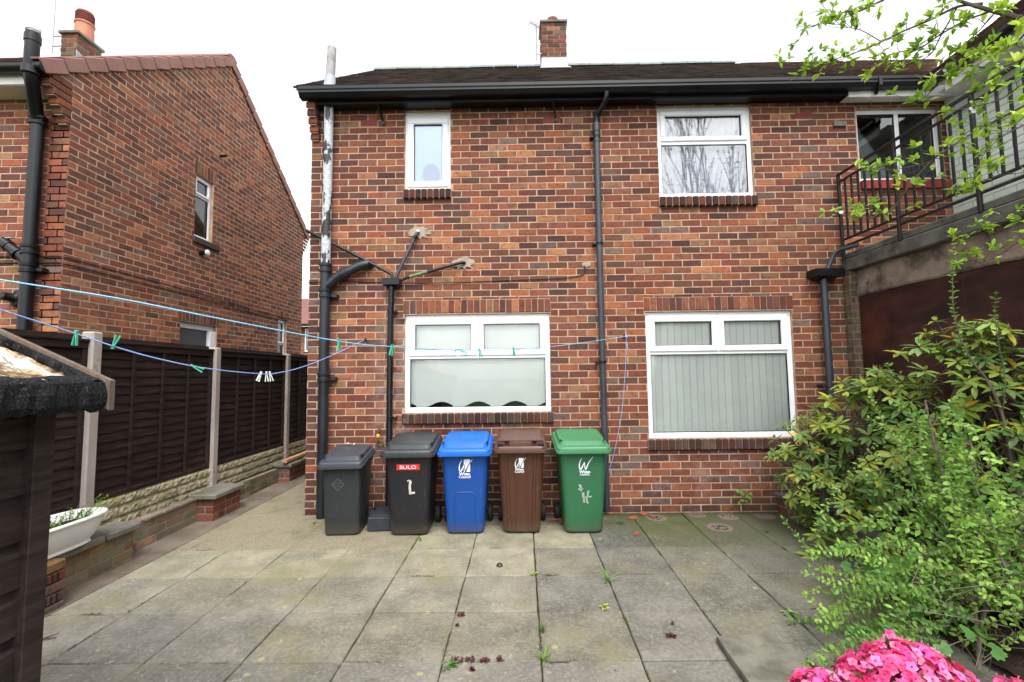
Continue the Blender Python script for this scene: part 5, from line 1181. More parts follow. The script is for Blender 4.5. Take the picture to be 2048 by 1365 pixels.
B_px = [(0, 620, 1.95), (152, 668, 2.2), (227, 693, 2.32), (300, 714, 2.46), (387, 733, 2.68), (460, 743, 2.95), (521, 748, 3.25), (545, 748, 3.42), (600, 736, 3.9), (660, 713, 4.5), (727, 681, 5.22)]
B_pts = [at(x, y, d=d) for x, y, d in B_px]; B_pts = [B_pts[0] + (B_pts[0] - B_pts[1]) * 1.2] + B_pts
def smooth(pts, n=6): return [V(p) for p in crv([tuple(p) for p in pts], n)]
t = MB(); t.tube(smooth(A_pts), .0036, 6); la = t.build('clothes_line', M['blue_line']); tag(la, 'pale blue washing line running from high left to the hook beside the rain pipe', 'clothes line')
e = H2; t = MB(); t.tube(smooth([e + V((0, -.01, 0)), e + V((-.01, -.012, -.2)), e + V((-.03, -.0, -.5)), e + V((-.075, .02, -.9)), e + V((-.16, .03, -1.3)), e + V((-.235, .04, -1.55))]), .0032, 5); t.lathe(e + V((-.235, .04, -1.56)), [(.004, 0), (.01, .01), (.004, .02)], 6); t.lathe(e + V((0, -.012, -.01)), [(.006, -.02), (.016, -.01), (.016, .01), (.006, .02)], 8); t.build('loose_end', M['violet_line'], la)
t = MB(); t.tube(smooth(B_pts), .0036, 6); tag(t.build('clothes_line', M['violet_line']), 'lilac blue washing line sagging to the hook beside the soil pipe', 'clothes line')
def make_peg(mat, label, loc):
    r = empty('clothes_peg', loc, label, 'clothes peg', 'pegs on the washing lines')
    for sg in (-1, 1):
        t = MB(); pr = [(-.004 * sg - sg * .0035, .014), (sg * .0005, .018), (sg * .001, .012), (sg * .006, -.004), (sg * .013, -.056), (sg * .007, -.058), (sg * .002, -.012), (-.002 * sg, .002)]
        pr = pr if sg > 0 else pr[::-1]
        t.loft([[V((x, -.005, z)) for x, z in pr], [V((x, .005, z)) for x, z in pr]], True, True, False); t.build('prong', mat, r, local=True)
    t = MB(); t.tube([(-.004, 0, -.006), (.004, 0, -.006)], .004, 8); t.tube([(.004, -.004, -.006), (.009, -.006, -.016)], .0012, 4); t.build('spring', M['steel'], r, local=True)
    return r
pg = make_peg(M['peg_green'], 'x', (0, 0, 0)); pw_ = make_peg(M['peg_white'], 'x', (0, 0, 0))
specs = [(pg, 152, 668, 2.2, 4, 0, 'green peg hanging over the fence post nearest the shed'), (pg, 227, 692, 2.32, 200, .2, 'green peg tilted against the fence panel just past the nearest post'),
 (pg, 387, 733, 2.68, -62, .3, 'green peg lying almost flat along the lilac line'), (pw_, 521, 748, 3.25, 22, 1.2, 'single white peg leaning next to the pair of white pegs'), (pw_, 533, 748, 3.34, -4, .3, 'white peg at the left of the close pair on the lilac line'), (pw_, 540, 748, 3.38, -14, .8, 'white peg with splayed legs at the right of the close pair'),
 (pg, 677, 683, 2.68, -10, 1.2, 'green peg in front of the wall beside the black soil pipe'), (pg, 784, 694, 2.95, 10, .9, 'green peg in front of the black downpipe under the hopper'), (pw_, 910, 702, 3.4, -35, .5, 'white peg in front of the left ground floor window frame'), (pg, 923, 702, 3.45, -60, .4, 'green peg lying sideways beside the white peg at the left ground floor window'),
 (pg, 959, 701, 3.6, -14, .4, 'green peg below the middle of the left ground floor window frame'), (pg, 1027, 699, 3.95, -6, .7, 'green peg below the right hand top pane of the left ground floor window')]
used = set()
for src, x, y, d, roll, tw, lb in specs:
    o = src if src.name not in used else dup(src)
    used.add(src.name); o.location = at(x, y, d=d); o.rotation_euler = (0, R(roll), tw); o['label'] = lb
# ------------------------------------------------------------------ foliage
def leaf(mb, p, d, n, L_, w, curl=.15, fold=.25):
    d = d.normalized(); s = d.cross(n)
    if s.length < 1e-5: s = d.orthogonal()
    s.normalize(); n = s.cross(d)
    def q(t, x): return p + d * (L_ * t) + s * (w * x) + n * (L_ * (-curl * t * t) + abs(x) * w * fold)
    mb.add([q(0, 0), q(.35, -.46), q(.35, 0), q(.35, .46), q(.7, -.40), q(.7, 0), q(.7, .40), q(1, 0)],
           [(0, 2, 1), (0, 3, 2), (1, 2, 5, 4), (2, 3, 6, 5), (4, 5, 7), (5, 6, 7)], True)
def vary(c, k=.2):
    f = ru(1 - k, 1 + k); return (c[0] * f * ru(.92, 1.08), c[1] * f, c[2] * f * ru(.85, 1.15))
def rdir():
    while 1:
        v = V((ru(-1, 1), ru(-1, 1), ru(-1, 1)))
        if .05 < v.length < 1: return v.normalized()
RHG = [lin(130, 152, 64), lin(148, 168, 72), lin(102, 134, 64), lin(160, 176, 84), lin(116, 146, 78), lin(88, 120, 62)]
RHY = [lin(188, 180, 60), lin(205, 170, 62), lin(168, 176, 72)]
def whorl(mb, p, ax, L0, n=8):
    ax = ax.normalized(); X = ax.orthogonal().normalized(); Y = ax.cross(X); ph = ru(0, 6)
    base = random.choice(RHG)
    for k in range(n):
        a = ph + 2 * math.pi * k / n + ru(-.25, .25); o = X * math.cos(a) + Y * math.sin(a); el = ru(-.25, .55)
        d = o * math.cos(el) + ax * math.sin(el) + V((0, 0, -.08))
        mb.col = vary(random.choice(RHY), .15) if rnd() < .07 else vary(base, .18)
        leaf(mb, p + o * .006 - ax * ru(0, .03), d, ax * .8 + V((0, 0, .5)), L0 * ru(.75, 1.15), L0 * ru(.33, .42), ru(.05, .35), .18)
    for k in range(3):
        a = ru(0, 6.3); o = X * math.cos(a) + Y * math.sin(a); mb.col = vary(lin(176, 190, 84) if rnd() < .75 else lin(150, 104, 66), .12); leaf(mb, p, ax + o * .4, o, L0 * ru(.3, .55), L0 * .1, .1, .3)
rh = empty('rhododendron', (3.35, -1.2, 0), 'large leathery leaved rhododendron with some yellow leaves in front of the brown boarding', 'shrub')
fo = MB(); st = MB()
ells = [(V((3.10, -.62, .62)), V((.50, .42, .62)), 210), (V((3.36, -1.15, .95)), V((.50, .50, .72)), 205), (V((3.52, -1.75, 1.22)), V((.42, .5, .80)), 150), (V((2.86, -.98, .30)), V((.26, .32, .34)), 30), (V((3.40, -2.15, .75)), V((.46, .42, .62)), 70)]
rootp = V((3.45, -1.25, .05)); mains = []
for k, (c, r_, n) in enumerate(ells):
    pts = smooth([rootp + V((ru(-.1, .1), ru(-.1, .1), 0)), rootp.lerp(c, .55) + V((ru(-.1, .1), ru(-.1, .1), .08)), c, c + V((ru(-.1, .05), ru(-.1, .1), r_.z * .6))], 5); mains.append(pts)
    st.tube(pts, [.024 - .016 * i / len(pts) for i in range(len(pts))], 6)
for k, (c, r_, n) in enumerate(ells):
    for _ in range(n):
        d = rdir()
        if d.y > .55 and rnd() < .7: continue
        f = ru(.72, 1.05); p = c + V((d.x * r_.x, d.y * r_.y, d.z * r_.z)) * f
        if p.x > 3.82 or p.z < .08: continue
        if any(((p - c2).x / r2.x) ** 2 + ((p - c2).y / r2.y) ** 2 + ((p - c2).z / r2.z) ** 2 < .42 for c2, r2, _n in ells if c2 is not c): continue
        ax = (d + V((0, -.25, .75))).normalized(); whorl(fo, p, ax, ru(.068, .10) if k in (0, 3) else ru(.085, .13), random.choice((6, 7, 8, 9)))
        m_ = mains[k]; b = m_[random.randrange(len(m_) // 2, len(m_))]; mid = b.lerp(p, .6) - V((0, 0, .03)) + rdir() * .03
        st.tube(smooth([b, mid, p], 3), [.007, .006, .006, .005, .005, .004, .0035], 4, False)
def hero(px, py, d, L0=.12, n=9, ax=(0, -.5, .8)): whorl(fo, at(px, py, d=d), V(ax), L0, n)
for px__, py__, d_ in ((1985, 645, 3.25), (1955, 672, 3.3), (2015, 660, 3.2), (1880, 700, 3.55), (1840, 690, 3.6), (1800, 705, 3.75), (1935, 760, 3.2), (2010, 775, 3.1), (2030, 760, 3.2), (1905, 815, 3.2), (1850, 740, 3.5), (1760, 740, 3.9), (1735, 770, 4.0), (1700, 775, 4.2), (1660, 800, 4.3), (1640, 850, 4.3), (1625, 905, 4.3), (1600, 865, 4.35), (1650, 960, 4.2), (1620, 1000, 4.2), (2035, 870, 2.9), (1640, 1070, 4.0), (1625, 1110, 3.9), (1690, 1080, 3.8), (1660, 1150, 3.6), (1700, 1165, 3.5), (1745, 1110, 3.5), (1720, 1040, 3.7), (1770, 1060, 3.5), (1800, 1000, 3.5), (1745, 1180, 3.3), (1760, 960, 3.6), (1820, 930, 3.4), (1690, 1010, 3.8), (1655, 1040, 3.9), (1800, 1120, 3.2)): hero(px__, py__, d_, ru(.1, .13))
fo.build('foliage', M['leaf'], rh); st.build('stem', M['bark'], rh)
# small leaved arching shrub
CG = [lin(134, 180, 76), lin(152, 194, 84), lin(118, 164, 72), lin(166, 202, 96), lin(104, 150, 70)]
def leafy_twig(fo, st, pts, r0_, L0, gap, start=.25, cols=CG, opp=True, tipc=None, wr_=.56):
    pts = smooth(pts, 6); n = len(pts)
    st.tube(pts, [max(.0011, r0_ * (1 - .8 * i / n)) for i in range(n)], 5, False)
    ln = [0]
    for a, b in zip(pts, pts[1:]): ln.append(ln[-1] + (b - a).length)
    s = ln[-1] * start; ph = ru(0, 6)
    base = random.choice(cols)
    while s < ln[-1]:
        i = max(k for k in range(n) if ln[k] <= s + 1e-9); i = min(i, n - 2); f = (s - ln[i]) / max(1e-6, ln[i + 1] - ln[i]); p = pts[i].lerp(pts[i + 1], f); t = (pts[i + 1] - pts[i]).normalized()
        X = t.orthogonal().normalized(); Y = t.cross(X); ph += 1.6 + ru(-.4, .4)
        for k in range(2 if opp else 1):
            a = ph + math.pi * k + ru(-.3, .3); o = X * math.cos(a) + Y * math.sin(a); c = vary(base, .2)
            if tipc and s > ln[-1] * .8: c = vary(tipc, .15)
            fo.col = c; leaf(fo, p, o + t * ru(.2, .8) + V((0, 0, .15)), V((0, -.2, 1)) + rdir() * .9, L0 * ru(.5, 1.2), L0 * wr_ * ru(.8, 1.1), ru(0, .3), .22)
        s += gap * ru(.7, 1.3)
    t = (pts[-1] - pts[-2]).normalized()
    for k in range(4): fo.col = vary(tipc or base, .15); leaf(fo, pts[-1], t + rdir() * .7, V((0, 0, 1)) + rdir() * .3, L0 * ru(.5, .9), L0 * .4, .1, .2)
ct = empty('arching_shrub', (2.72, -2.55, -.03), 'bright green small leaved shrub with long arching twigs at the patio edge', 'shrub')
fo = MB(); st = MB(); RP = V((2.78, -2.62, -.02))
sts = [[(1958, 1365, 2.42), (1955, 1262, 2.6), (1932, 1130, 2.75), (1905, 1010, 2.9), (1872, 900, 3.0), (1850, 800, 3.05)], [(1958, 1262, 2.6), (1978, 1180, 2.7), (1972, 1080, 2.85), (1955, 960, 2.95), (1940, 880, 3.0)], [(2048, 1215, 2.55), (2000, 1110, 2.6), (1985, 1040, 2.7)]]
stems = []
for s_px in sts:
    p_ = [at(x, y, d=d) for x, y, d in s_px]; p_ = smooth(p_, 5); stems.append(p_); st.tube(p_, [.0125 - .008 * i / len(p_) for i in range(len(p_))], 7)
# long bare stem with the tall leafy shoot
sh_px = [(2060, 1060, 2.9), (2030, 960, 3.0), (2005, 830, 3.05), (1975, 762, 3.1), (1942, 720, 3.1), (1922, 680, 3.1), (1908, 625, 3.1), (1905, 560, 3.1), (1908, 500, 3.08), (1902, 462, 3.05)]
p_ = [at(x, y, d=d) for x, y, d in sh_px]; st.tube(smooth(p_[:6], 5), [.013 - .009 * i / 26 for i in range(26)], 7); leafy_twig(fo, st, p_[4:], .005, .036, .024, .0, CG, True, lin(172, 205, 70))
p_ = [at(x, y, d=d) for x, y, d in ((2005, 830, 3.05), (2010, 760, 3.0), (1998, 690, 3.0), (1990, 630, 3.0), (1992, 590, 3.0))]; leafy_twig(fo, st, p_, .004, .036, .026, .1)
for px_s in ([(1790, 1210, 3.0), (1700, 1190, 3.1), (1650, 1140, 3.25), (1600, 1080, 3.4), (1566, 1038, 3.5)], [(1850, 1260, 2.6), (1760, 1270, 2.7), (1680, 1250, 2.8), (1610, 1238, 2.9), (1580, 1246, 2.9)], [(1800, 1290, 2.6), (1700, 1250, 2.75), (1640, 1215, 2.85), (1612, 1190, 2.9)], [(1900, 1250, 2.6), (1800, 1170, 2.85), (1740, 1130, 3.0), (1690, 1100, 3.1)],
             [(1930, 1130, 2.75), (1850, 1040, 2.95), (1790, 990, 3.1), (1750, 960, 3.2)], [(1905, 1010, 2.9), (1830, 930, 3.1), (1770, 850, 3.25), (1740, 790, 3.3)], [(1872, 900, 3.0), (1830, 850, 3.1), (1790, 770, 3.2), (1775, 730, 3.2)]):
    leafy_twig(fo, st, [at(x, y, d=d) for x, y, d in px_s], .004, .036, .02, .12)
for k in range(142):
    sp_ = random.choice(stems); b = sp_[random.randrange(2, len(sp_))]
    if rnd() < .45: tgt = V((ru(1.95, 3.2), ru(-3.0, -1.7), ru(.06, .55)))
    elif rnd() < .6: tgt = V((ru(2.3, 3.3), ru(-2.9, -1.7), ru(.4, 1.0)))
    else: tgt = V((ru(2.6, 3.5), ru(-2.5, -1.7), ru(.9, 1.35)))
    if tgt.x < 2.3 and tgt.y < -2.75: tgt.y += .5
    v = tgt - b
    if v.length > 1.0: b = tgt - v * (.95 / v.length)
    mid = b.lerp(tgt, .5) + V((ru(-.08, .08), ru(-.08, .08), ru(.0, .14)))
    leafy_twig(fo, st, [b, mid, tgt], ru(.002, .0035), ru(.030, .050), ru(.022, .034), .12, wr_=ru(.5, .66))
for k in range(34):    # low twigs reaching over the paving
    px__, py__ = ru(1585, 1830), ru(1090, 1335)
    if px__ < 1585 + (1335 - py__) * .12: continue
    tgt = at(px__, py__, d=ru(2.45, 3.1))
    if tgt.z < .03: tgt = CAM + (tgt - CAM) * ((CAM.z - ru(.04, .14)) / (CAM.z - tgt.z))
    b = RP + V((ru(-.25, .1), ru(-.05, .3), ru(.05, .3))); v = tgt - b
    if v.length > .8: b = tgt - v * (.8 / v.length); b.z = max(b.z, .05)
    leafy_twig(fo, st, [b, b.lerp(tgt, .5) + V((ru(-.12, .12), ru(-.12, .12), ru(.0, .18))), tgt], ru(.002, .003), ru(.028, .048), ru(.018, .026), .1)
for k in range(60):    # bare grey twiglets low down
    b = V((ru(2.2, 3.2), ru(-2.9, -2.0), ru(.02, .45))); st.tube(smooth([b, b + V((ru(-.2, .2), ru(-.1, .1), ru(-.02, .12))), b + V((ru(-.4, .4), ru(-.2, .2), ru(-.02, .2)))], 4), .0018, 4, False)
fo.build('foliage', M['leaf_soft'], ct); st.build('stem', M['twig'], ct)
# broad lobed weed leaves under the shrub
wd = empty('bramble_seedling', (2.2, -2.55, -.03), 'cluster of broad lobed green leaves low among the arching twigs', 'plant')
t = MB(); s2 = MB()
for px__, py__, d_ in ((1775, 1210, 2.85), (1815, 1175, 2.8), (1750, 1155, 2.95), (1880, 1290, 2.45), (1930, 1265, 2.45), (1830, 1225, 2.7), (1985, 1300, 2.35), (1700, 1135, 3.1), (1790, 1140, 2.95)):
    p = at(px__, py__, d=d_); nn = V((ru(-.3, .3), -.6, .8)); a0 = ru(0, 6); t.col = vary(lin(96, 150, 74), .15)
    X = nn.orthogonal().normalized(); Y = nn.normalized().cross(X)
    for k in range(5): a = a0 + (k - 2) * .62; leaf(t, p, X * math.cos(a) + Y * math.sin(a), nn, .062 * (1 - .1 * abs(k - 2)), .045, .1, .1)
    s2.tube([p, V((p.x + .03, p.y + .06, max(-.02, p.z - .15)))], .002, 4, False)
t.build('foliage', M['leaf_soft'], wd); s2.build('stem', M['twig'], wd)
# raised bed in the corner
rb_ = empty('raised_bed', (3.3, -.6, 0), 'low brick raised bed with grey coping in the corner under the rhododendron', 'planter')
t = MB(); t.mi = 1; t.box(2.93, 3.02, -1.7, -.014, -.1, .17); t.mi = 0
brick_panel(t, (2.926, -.014, 0), (0, -1, 0), (-1, 0, 0), 1.7, -.09, .17, [], lambda u, z: pick((.8, 4, .5, .3, 3, 2)))
t.build('wall', [M['brick'], M['old_mortar']], rb_)
t = MB(); y = -.014
for L_ in (.6, .6, .5): t.box(2.90, 3.09, y - L_ + .006, y, .172, .215, .008); y -= L_
t.build('coping_stone', M['concrete_dark'], rb_)
t = MB(); n = 20; vs = [(3.0 + .86 * i / n, -.02 - 3.2 * j / n, .12 + ru(-.02, .03)) for i in range(n + 1) for j in range(n + 1)]; t.add(vs, [(i * (n + 1) + j, i * (n + 1) + j + 1, (i + 1) * (n + 1) + j + 1, (i + 1) * (n + 1) + j) for i in range(n) for j in range(n)]); t.f = [f[::-1] for f in t.f]; t.build('soil', M['soil'], rb_)
t = MB(); n = 16; vs = [(2.55 + 1.3 * i / n, -1.9 - 2.0 * j / n, gz(-2.5) + .02 + ru(-.01, .03) + .04 * i / n) for i in range(n + 1) for j in range(n + 1)]; t.add(vs, [(i * (n + 1) + j, (i + 1) * (n + 1) + j, (i + 1) * (n + 1) + j + 1, i * (n + 1) + j + 1)[::-1] for i in range(n) for j in range(n)]); tag(t.build('flower_bed_soil', M['soil']), kind='structure')
# tree reaching in from the right
tr = empty('cherry_tree', (3.3, -2.9, -.05), 'spring cherry tree branches with fresh lime green leaves and white blossom against the sky', 'tree')
tk = MB(); fo = MB(); bs = MB()
def pxl(L_): return [at(x, y, d=d) for x, y, d in L_]
trunk = smooth([V((3.35, -3.05, -.05)), V((3.36, -3.0, 1.2)), V((3.30, -2.95, 2.4)), V((3.2, -2.95, 3.2)), V((3.1, -2.9, 3.8))], 5); tk.tube(trunk, [.07 - .035 * i / len(trunk) for i in range(len(trunk))], 10)
tb = trunk[14]
LG = [lin(168, 200, 62), lin(150, 190, 58), lin(186, 212, 78), lin(140, 178, 64)]
BR = [([(2120, 60, 2.35), (2048, 40, 2.35), (1985, 22, 2.4), (1930, 6, 2.45), (1890, -12, 2.5)], .018), ([(1965, 8, 2.42), (1915, 14, 2.5), (1861, 40, 2.6), (1804, 64, 2.7), (1763, 84, 2.75), (1716, 104, 2.8), (1660, 122, 2.85)], .0075),
      ([(1830, -30, 2.7), (1767, 0, 2.75), (1720, 22, 2.8), (1690, 24, 2.82), (1640, 48, 2.9), (1610, 57, 2.9)], .007), ([(1985, 22, 2.4), (1930, 42, 2.5), (1880, 70, 2.6), (1840, 96, 2.7), (1790, 107, 2.75), (1745, 126, 2.8), (1690, 142, 2.85), (1612, 133, 2.9), (1560, 126, 2.95)], .005),
      ([(2120, 170, 2.4), (2048, 212, 2.45), (1952, 263, 2.55), (1898, 297, 2.6), (1861, 324, 2.65), (1817, 374, 2.7), (1783, 421, 2.75), (1750, 435, 2.8), (1690, 433, 2.85), (1672, 420, 2.9)], .0075), ([(1861, 324, 2.65), (1810, 336, 2.7), (1770, 340, 2.75), (1738, 335, 2.8)], .003),
      ([(2120, 90, 2.4), (2048, 118, 2.45), (1990, 137, 2.5), (1930, 133, 2.6), (1885, 160, 2.65), (1850, 195, 2.7), (1825, 205, 2.72)], .006), ([(2120, 450, 2.5), (2048, 478, 2.55), (1995, 512, 2.65), (1960, 526, 2.7), (1925, 512, 2.75)], .004), ([(2120, 380, 2.45), (2048, 412, 2.5), (1990, 445, 2.6), (1950, 468, 2.7), (1905, 470, 2.8)], .004),
      ([(2110, 230, 2.4), (2048, 250, 2.45), (1990, 285, 2.5), (1955, 330, 2.55), (1945, 380, 2.6)], .004), ([(2110, 150, 2.3), (2048, 168, 2.35), (2000, 200, 2.45), (1940, 215, 2.55), (1890, 225, 2.6)], .004), ([(1915, 14, 2.5), (1880, 75, 2.6), (1860, 110, 2.65), (1820, 128, 2.7), (1770, 138, 2.75), (1735, 150, 2.8)], .004), ([(2100, -20, 2.2), (2048, 70, 2.25), (2010, 95, 2.3), (1985, 110, 2.35)], .006),
      ([(1763, 84, 2.75), (1720, 60, 2.8), (1680, 50, 2.85), (1640, 5, 2.9)], .003), ([(2120, 330, 2.4), (2048, 345, 2.45), (2000, 352, 2.5), (1958, 366, 2.55)], .003), ([(1716, 104, 2.8), (1660, 128, 2.85), (1640, 130, 2.9), (1612, 138, 2.92)], .0025), ([(2100, -60, 2.2), (2020, -5, 2.3), (1960, 60, 2.45), (1920, 100, 2.55), (1905, 150, 2.6)], .005)]
def lcluster(p, t, s=1.0):
    n = random.choice((4, 5, 6, 7)); base = random.choice(LG)
    for k in range(n): fo.col = vary(base, .15); leaf(fo, p + rdir() * .006, rdir() + t * .8 + V((0, -.1, .25)), V((0, -.3, 1)) + rdir() * .6, ru(.034, .058) * s, ru(.017, .026) * s, ru(0, .3), .2)
def blossom(p):
    nn = V((ru(-.6, .2), -1, ru(-.2, .6))).normalized(); X = nn.orthogonal().normalized(); Y = nn.cross(X); a0 = ru(0, 6)
    for k in range(5):
        a = a0 + k * 1.2566; bs.col = vary(lin(236, 240, 240), .05); leaf(bs, p, X * math.cos(a) + Y * math.sin(a) + nn * .25, nn, .013, .011, .1, .1)
for L_, r_ in BR:
    pts = smooth(pxl(L_), 5)
    if r_ > .0055: pts = [tb + V((0, 0, ru(-.3, .5)))] + pts if L_[0][0] > 2090 else pts
    n = len(pts); tk.tube(pts, [max(.0016, r_ * (1 - .75 * i / n)) for i in range(n)], 6, False)
    for i in range(5, n - 1):
        if rnd() < (.8 if r_ < .015 else .2):
            t = rdir(); t.z = abs(t.z) * .6; L2 = ru(.02, .16); q = pts[i] + t * L2
            tk.tube(smooth([pts[i], pts[i].lerp(q, .5) + rdir() * .015, q], 3), [.002, .0018, .0016, .0015, .0014, .0012, .0011], 4, False); lcluster(q, t, ru(.8, 1.2))
        if rnd() < .045 and L_[0][0] > 2000: blossom(pts[i] + rdir() * .03)
    lcluster(pts[-1], pts[-1] - pts[-2]); lcluster(pts[-1], rdir())
for px__, py__, d_ in ((1990, 130, 2.3), (2020, 100, 2.2), (2035, 130, 2.2), (2040, 50, 2.2), (2000, 90, 2.3), (1920, 50, 2.5), (1925, 42, 2.5), (2030, 240, 2.3), (2045, 228, 2.3), (1930, 110, 2.5), (1960, 115, 2.45), (1985, 165, 2.4), (1900, 145, 2.6), (1940, 150, 2.5), (2010, 20, 2.3), (2040, 440, 2.5), (1930, 375, 2.55), (1940, 270, 2.5)):
    for _ in range(2): lcluster(at(px__ + ru(-8, 8), py__ + ru(-8, 8), d=d_), rdir(), 1.15)
for px__, py__, d_ in ((1996, 131, 2.4), (1901, 129, 2.6), (1889, 142, 2.6), (1941, 218, 2.5), (1684, 117, 2.8)): blossom(at(px__, py__, d=d_)); blossom(at(px__ + 6, py__ + 5, d=d_))
tk.build('trunk', M['bark'], tr); fo.build('crown', M['leaf_soft'], tr); bs.build('blossom', M['petal'], tr)
# pink azalea in the foreground
az = empty('azalea_bush', (1.2, -3.85, gz(-3.85)), 'rounded azalea bush covered in bright pink blossom at the bottom of the view', 'shrub')
fl = MB(); lf = MB(); sm = MB()
PK = [lin(252, 100, 170, 1), lin(250, 80, 152, 1), lin(254, 140, 192, 1), lin(246, 62, 134, .9)]
def floret(p, nn, s):
    nn = nn.normalized(); X = nn.orthogonal().normalized(); Y = nn.cross(X); a0 = ru(0, 6); c = vary(random.choice(PK), .2)
    fl.col = vary(lin(196, 24, 78, .8), .1); leaf(fl, p - nn * s * .12 - X * s * .12, X, nn, s * .24, s * .24, 0, .1)
    for k in range(2): fl.col = lin(250, 190, 190); leaf(fl, p - nn * s * .1, nn + X * ru(-.3, .3) + Y * ru(-.3, .3), X, s * .45, s * .03, 0, 0)
    for k in range(5):
        a = a0 + k * 1.2566; fl.col = vary(c, .16); o = X * math.cos(a) + Y * math.sin(a)
        leaf(fl, p - nn * s * .3, o + nn * ru(.35, .9), nn - o * .3, s * .62, s * .72, ru(.2, .6), .2)
aze = [(V((1.19, -3.82, .39)), V((.28, .19, .34)), 1300), (V((.895, -3.87, .36)), V((.15, .15, .325)), 620), (V((1.54, -3.82, .31)), V((.14, .16, .31)), 330)]
for c, r_, n in aze:
    for _ in range(n):
        d = rdir(); d.z = abs(d.z) if rnd() < .8 else d.z
        p = c + V((d.x * r_.x, d.y * r_.y, d.z * r_.z)) * ru(.92, 1.04); nn = V((d.x / r_.x, d.y / r_.y, d.z / r_.z)).normalized() + rdir() * .45; floret(p, nn, ru(.023, .031))
    for _ in range(int(n * 1.0)):
        d = rdir(); p = c + V((d.x * r_.x, d.y * r_.y, d.z * r_.z)) * ru(.6, .96); lf.col = vary(lin(74, 100, 48), .25); leaf(lf, p, d + rdir() * .6, d, .035, .014, .1, .2)
    for _ in range(26): d = rdir(); q = c + V((d.x * r_.x, d.y * r_.y, abs(d.z) * r_.z)) * .9; sm.tube(smooth([V((c.x, c.y, -.06)), c.lerp(q, .4) - V((0, 0, .05)), q], 3), .004, 4, False)
for px__, py__, d_ in ((1782, 1272, 1.52), (1790, 1280, 1.5), (1775, 1280, 1.5), (1838, 1335, 1.5), (1880, 1325, 1.55), (1888, 1335, 1.55), (1872, 1318, 1.55), (1855, 1315, 1.56), (1842, 1305, 1.56)): floret(at(px__, py__, d=d_), V((ru(-.4, .4), -1, ru(0, .7))), .033)
for q in ((1780, 1275), (1880, 1325)): p = at(*q, d=1.52); sm.tube(smooth([V((1.3, -3.8, .4)), V((1.32, -3.8, .6)), p], 3), .0035, 4, False)
fl.build('blossom', M['petal'], az); lf.build('foliage', M['leaf'], az); sm.build('stem', M['twig'], az)
# planter weeds
t = MB(); yl = MB()
pw2 = empty('flowering_weed', (-3.49, -1.8, .75), 'sprawling green weed with small yellow flowers growing in the white trough', 'plant')
for k in range(70):
    b = V((pcx + ru(-.10, .10), pcy + ru(-.2, .4), .47)); q = b + V((ru(-.05, .06), ru(-.06, .08), ru(.02, .12)))
    t.col = lin(96, 120, 60); t.tube([b, b.lerp(q, .5), q], .0018, 4, False)
    for _ in range(5): t.col = vary(lin(118, 156, 66), .2); f = ru(.3, 1); leaf(t, b.lerp(q, f), rdir() + V((0, 0, .3)), V((0, 0, 1)), ru(.018, .03), .012, .2, .2)
    if rnd() < .25:
        for _ in range(5): yl.col = vary(lin(226, 170, 52), .1); leaf(yl, q, rdir() + V((0, 0, .5)), V((0, 0, 1)), .012, .009)
for (x, y, z) in ((-3.52, -1.36, .58), (-3.42, -1.38, .575), (-3.36, -1.46, .57), (-3.55, -1.40, .6)):
    b = V((pcx, pcy + .38, .47)); q = V((x, y, z)); t.tube(smooth([b, b.lerp(q, .6) + V((0, 0, .04)), q], 3), .0018, 4, False)
    for _ in range(8): t.col = vary(lin(118, 156, 66), .2); leaf(t, b.lerp(q, ru(.5, 1)) + V((0, 0, .01)), rdir(), V((0, 0, 1)), .022, .010)
    for _ in range(5): yl.col = vary(lin(222, 180, 60), .1); leaf(yl, q, rdir() + V((0, 0, .5)), V((0, 0, 1)), .014, .01)
t.build('foliage', M['leaf_soft'], pw2); yl.build('blossom', M['petal'], pw2)
# weeds in the paving joints
def gpx(px, py):
    q = rt * ((px - 1024) / FPX) - up * ((py - 682.5) / FPX) + fw
    k = (-CAM.z + SL * CAM.y) / (q.z - SL * q.y); return CAM + q * k
def tuft(px, py, n, L_, w, label, c, droop=.5, up_=1.0):
    p0 = gpx(px, py); t = MB()
    for k in range(n):
        a = ru(0, 6.28); d = V((math.cos(a) * ru(.3, 1), math.sin(a) * ru(.3, 1), up_)).normalized(); s = V((-math.sin(a), math.cos(a), 0)); l = L_ * ru(.55, 1.1); p = p0 + V((ru(-.008, .008), ru(-.008, .008), 0)); t.col = vary(c, .2); rows = []
        for i in range(7):
            f = i / 6; q = p + d * (l * f) + V((d.x, d.y, 0)) * (l * .5 * f * f) - V((0, 0, l * droop * f * f)); ww = w * (1 - f ** 2) * .5 + .0003; q.z = max(q.z, gz(q.y) + .003); rows.append((q - s * ww, q + s * ww))
        vs = [v for r in rows for v in r]; t.add(vs, [(2 * i, 2 * i + 1, 2 * i + 3, 2 * i + 2) for i in range(6)], True)
    tag(t.build('grass_tuft', M['leaf_soft']), label, 'weed', 'grass tufts in the paving joints')
tuft(1217, 1166, 13, .20, .010, 'strappy green grass tuft at a joint in front of the green bin', lin(120, 160, 84))
tuft(1090, 1322, 15, .115, .008, 'spreading grass tuft in the joint at the bottom middle of the patio', lin(128, 164, 80))
tuft(1086, 1266, 30, .085, .003, 'fine feathery grass clump halfway down the central joint', lin(112, 138, 76), .1, 1.6)
tuft(1534, 1066, 6, .11, .006, 'dark leaning grass tuft in the mossy joint near the raised bed', lin(80, 110, 74))
tuft(628, 1048, 8, .06, .012, 'broad bladed weed at the foot of the house corner beside the grey bin', lin(120, 160, 80))
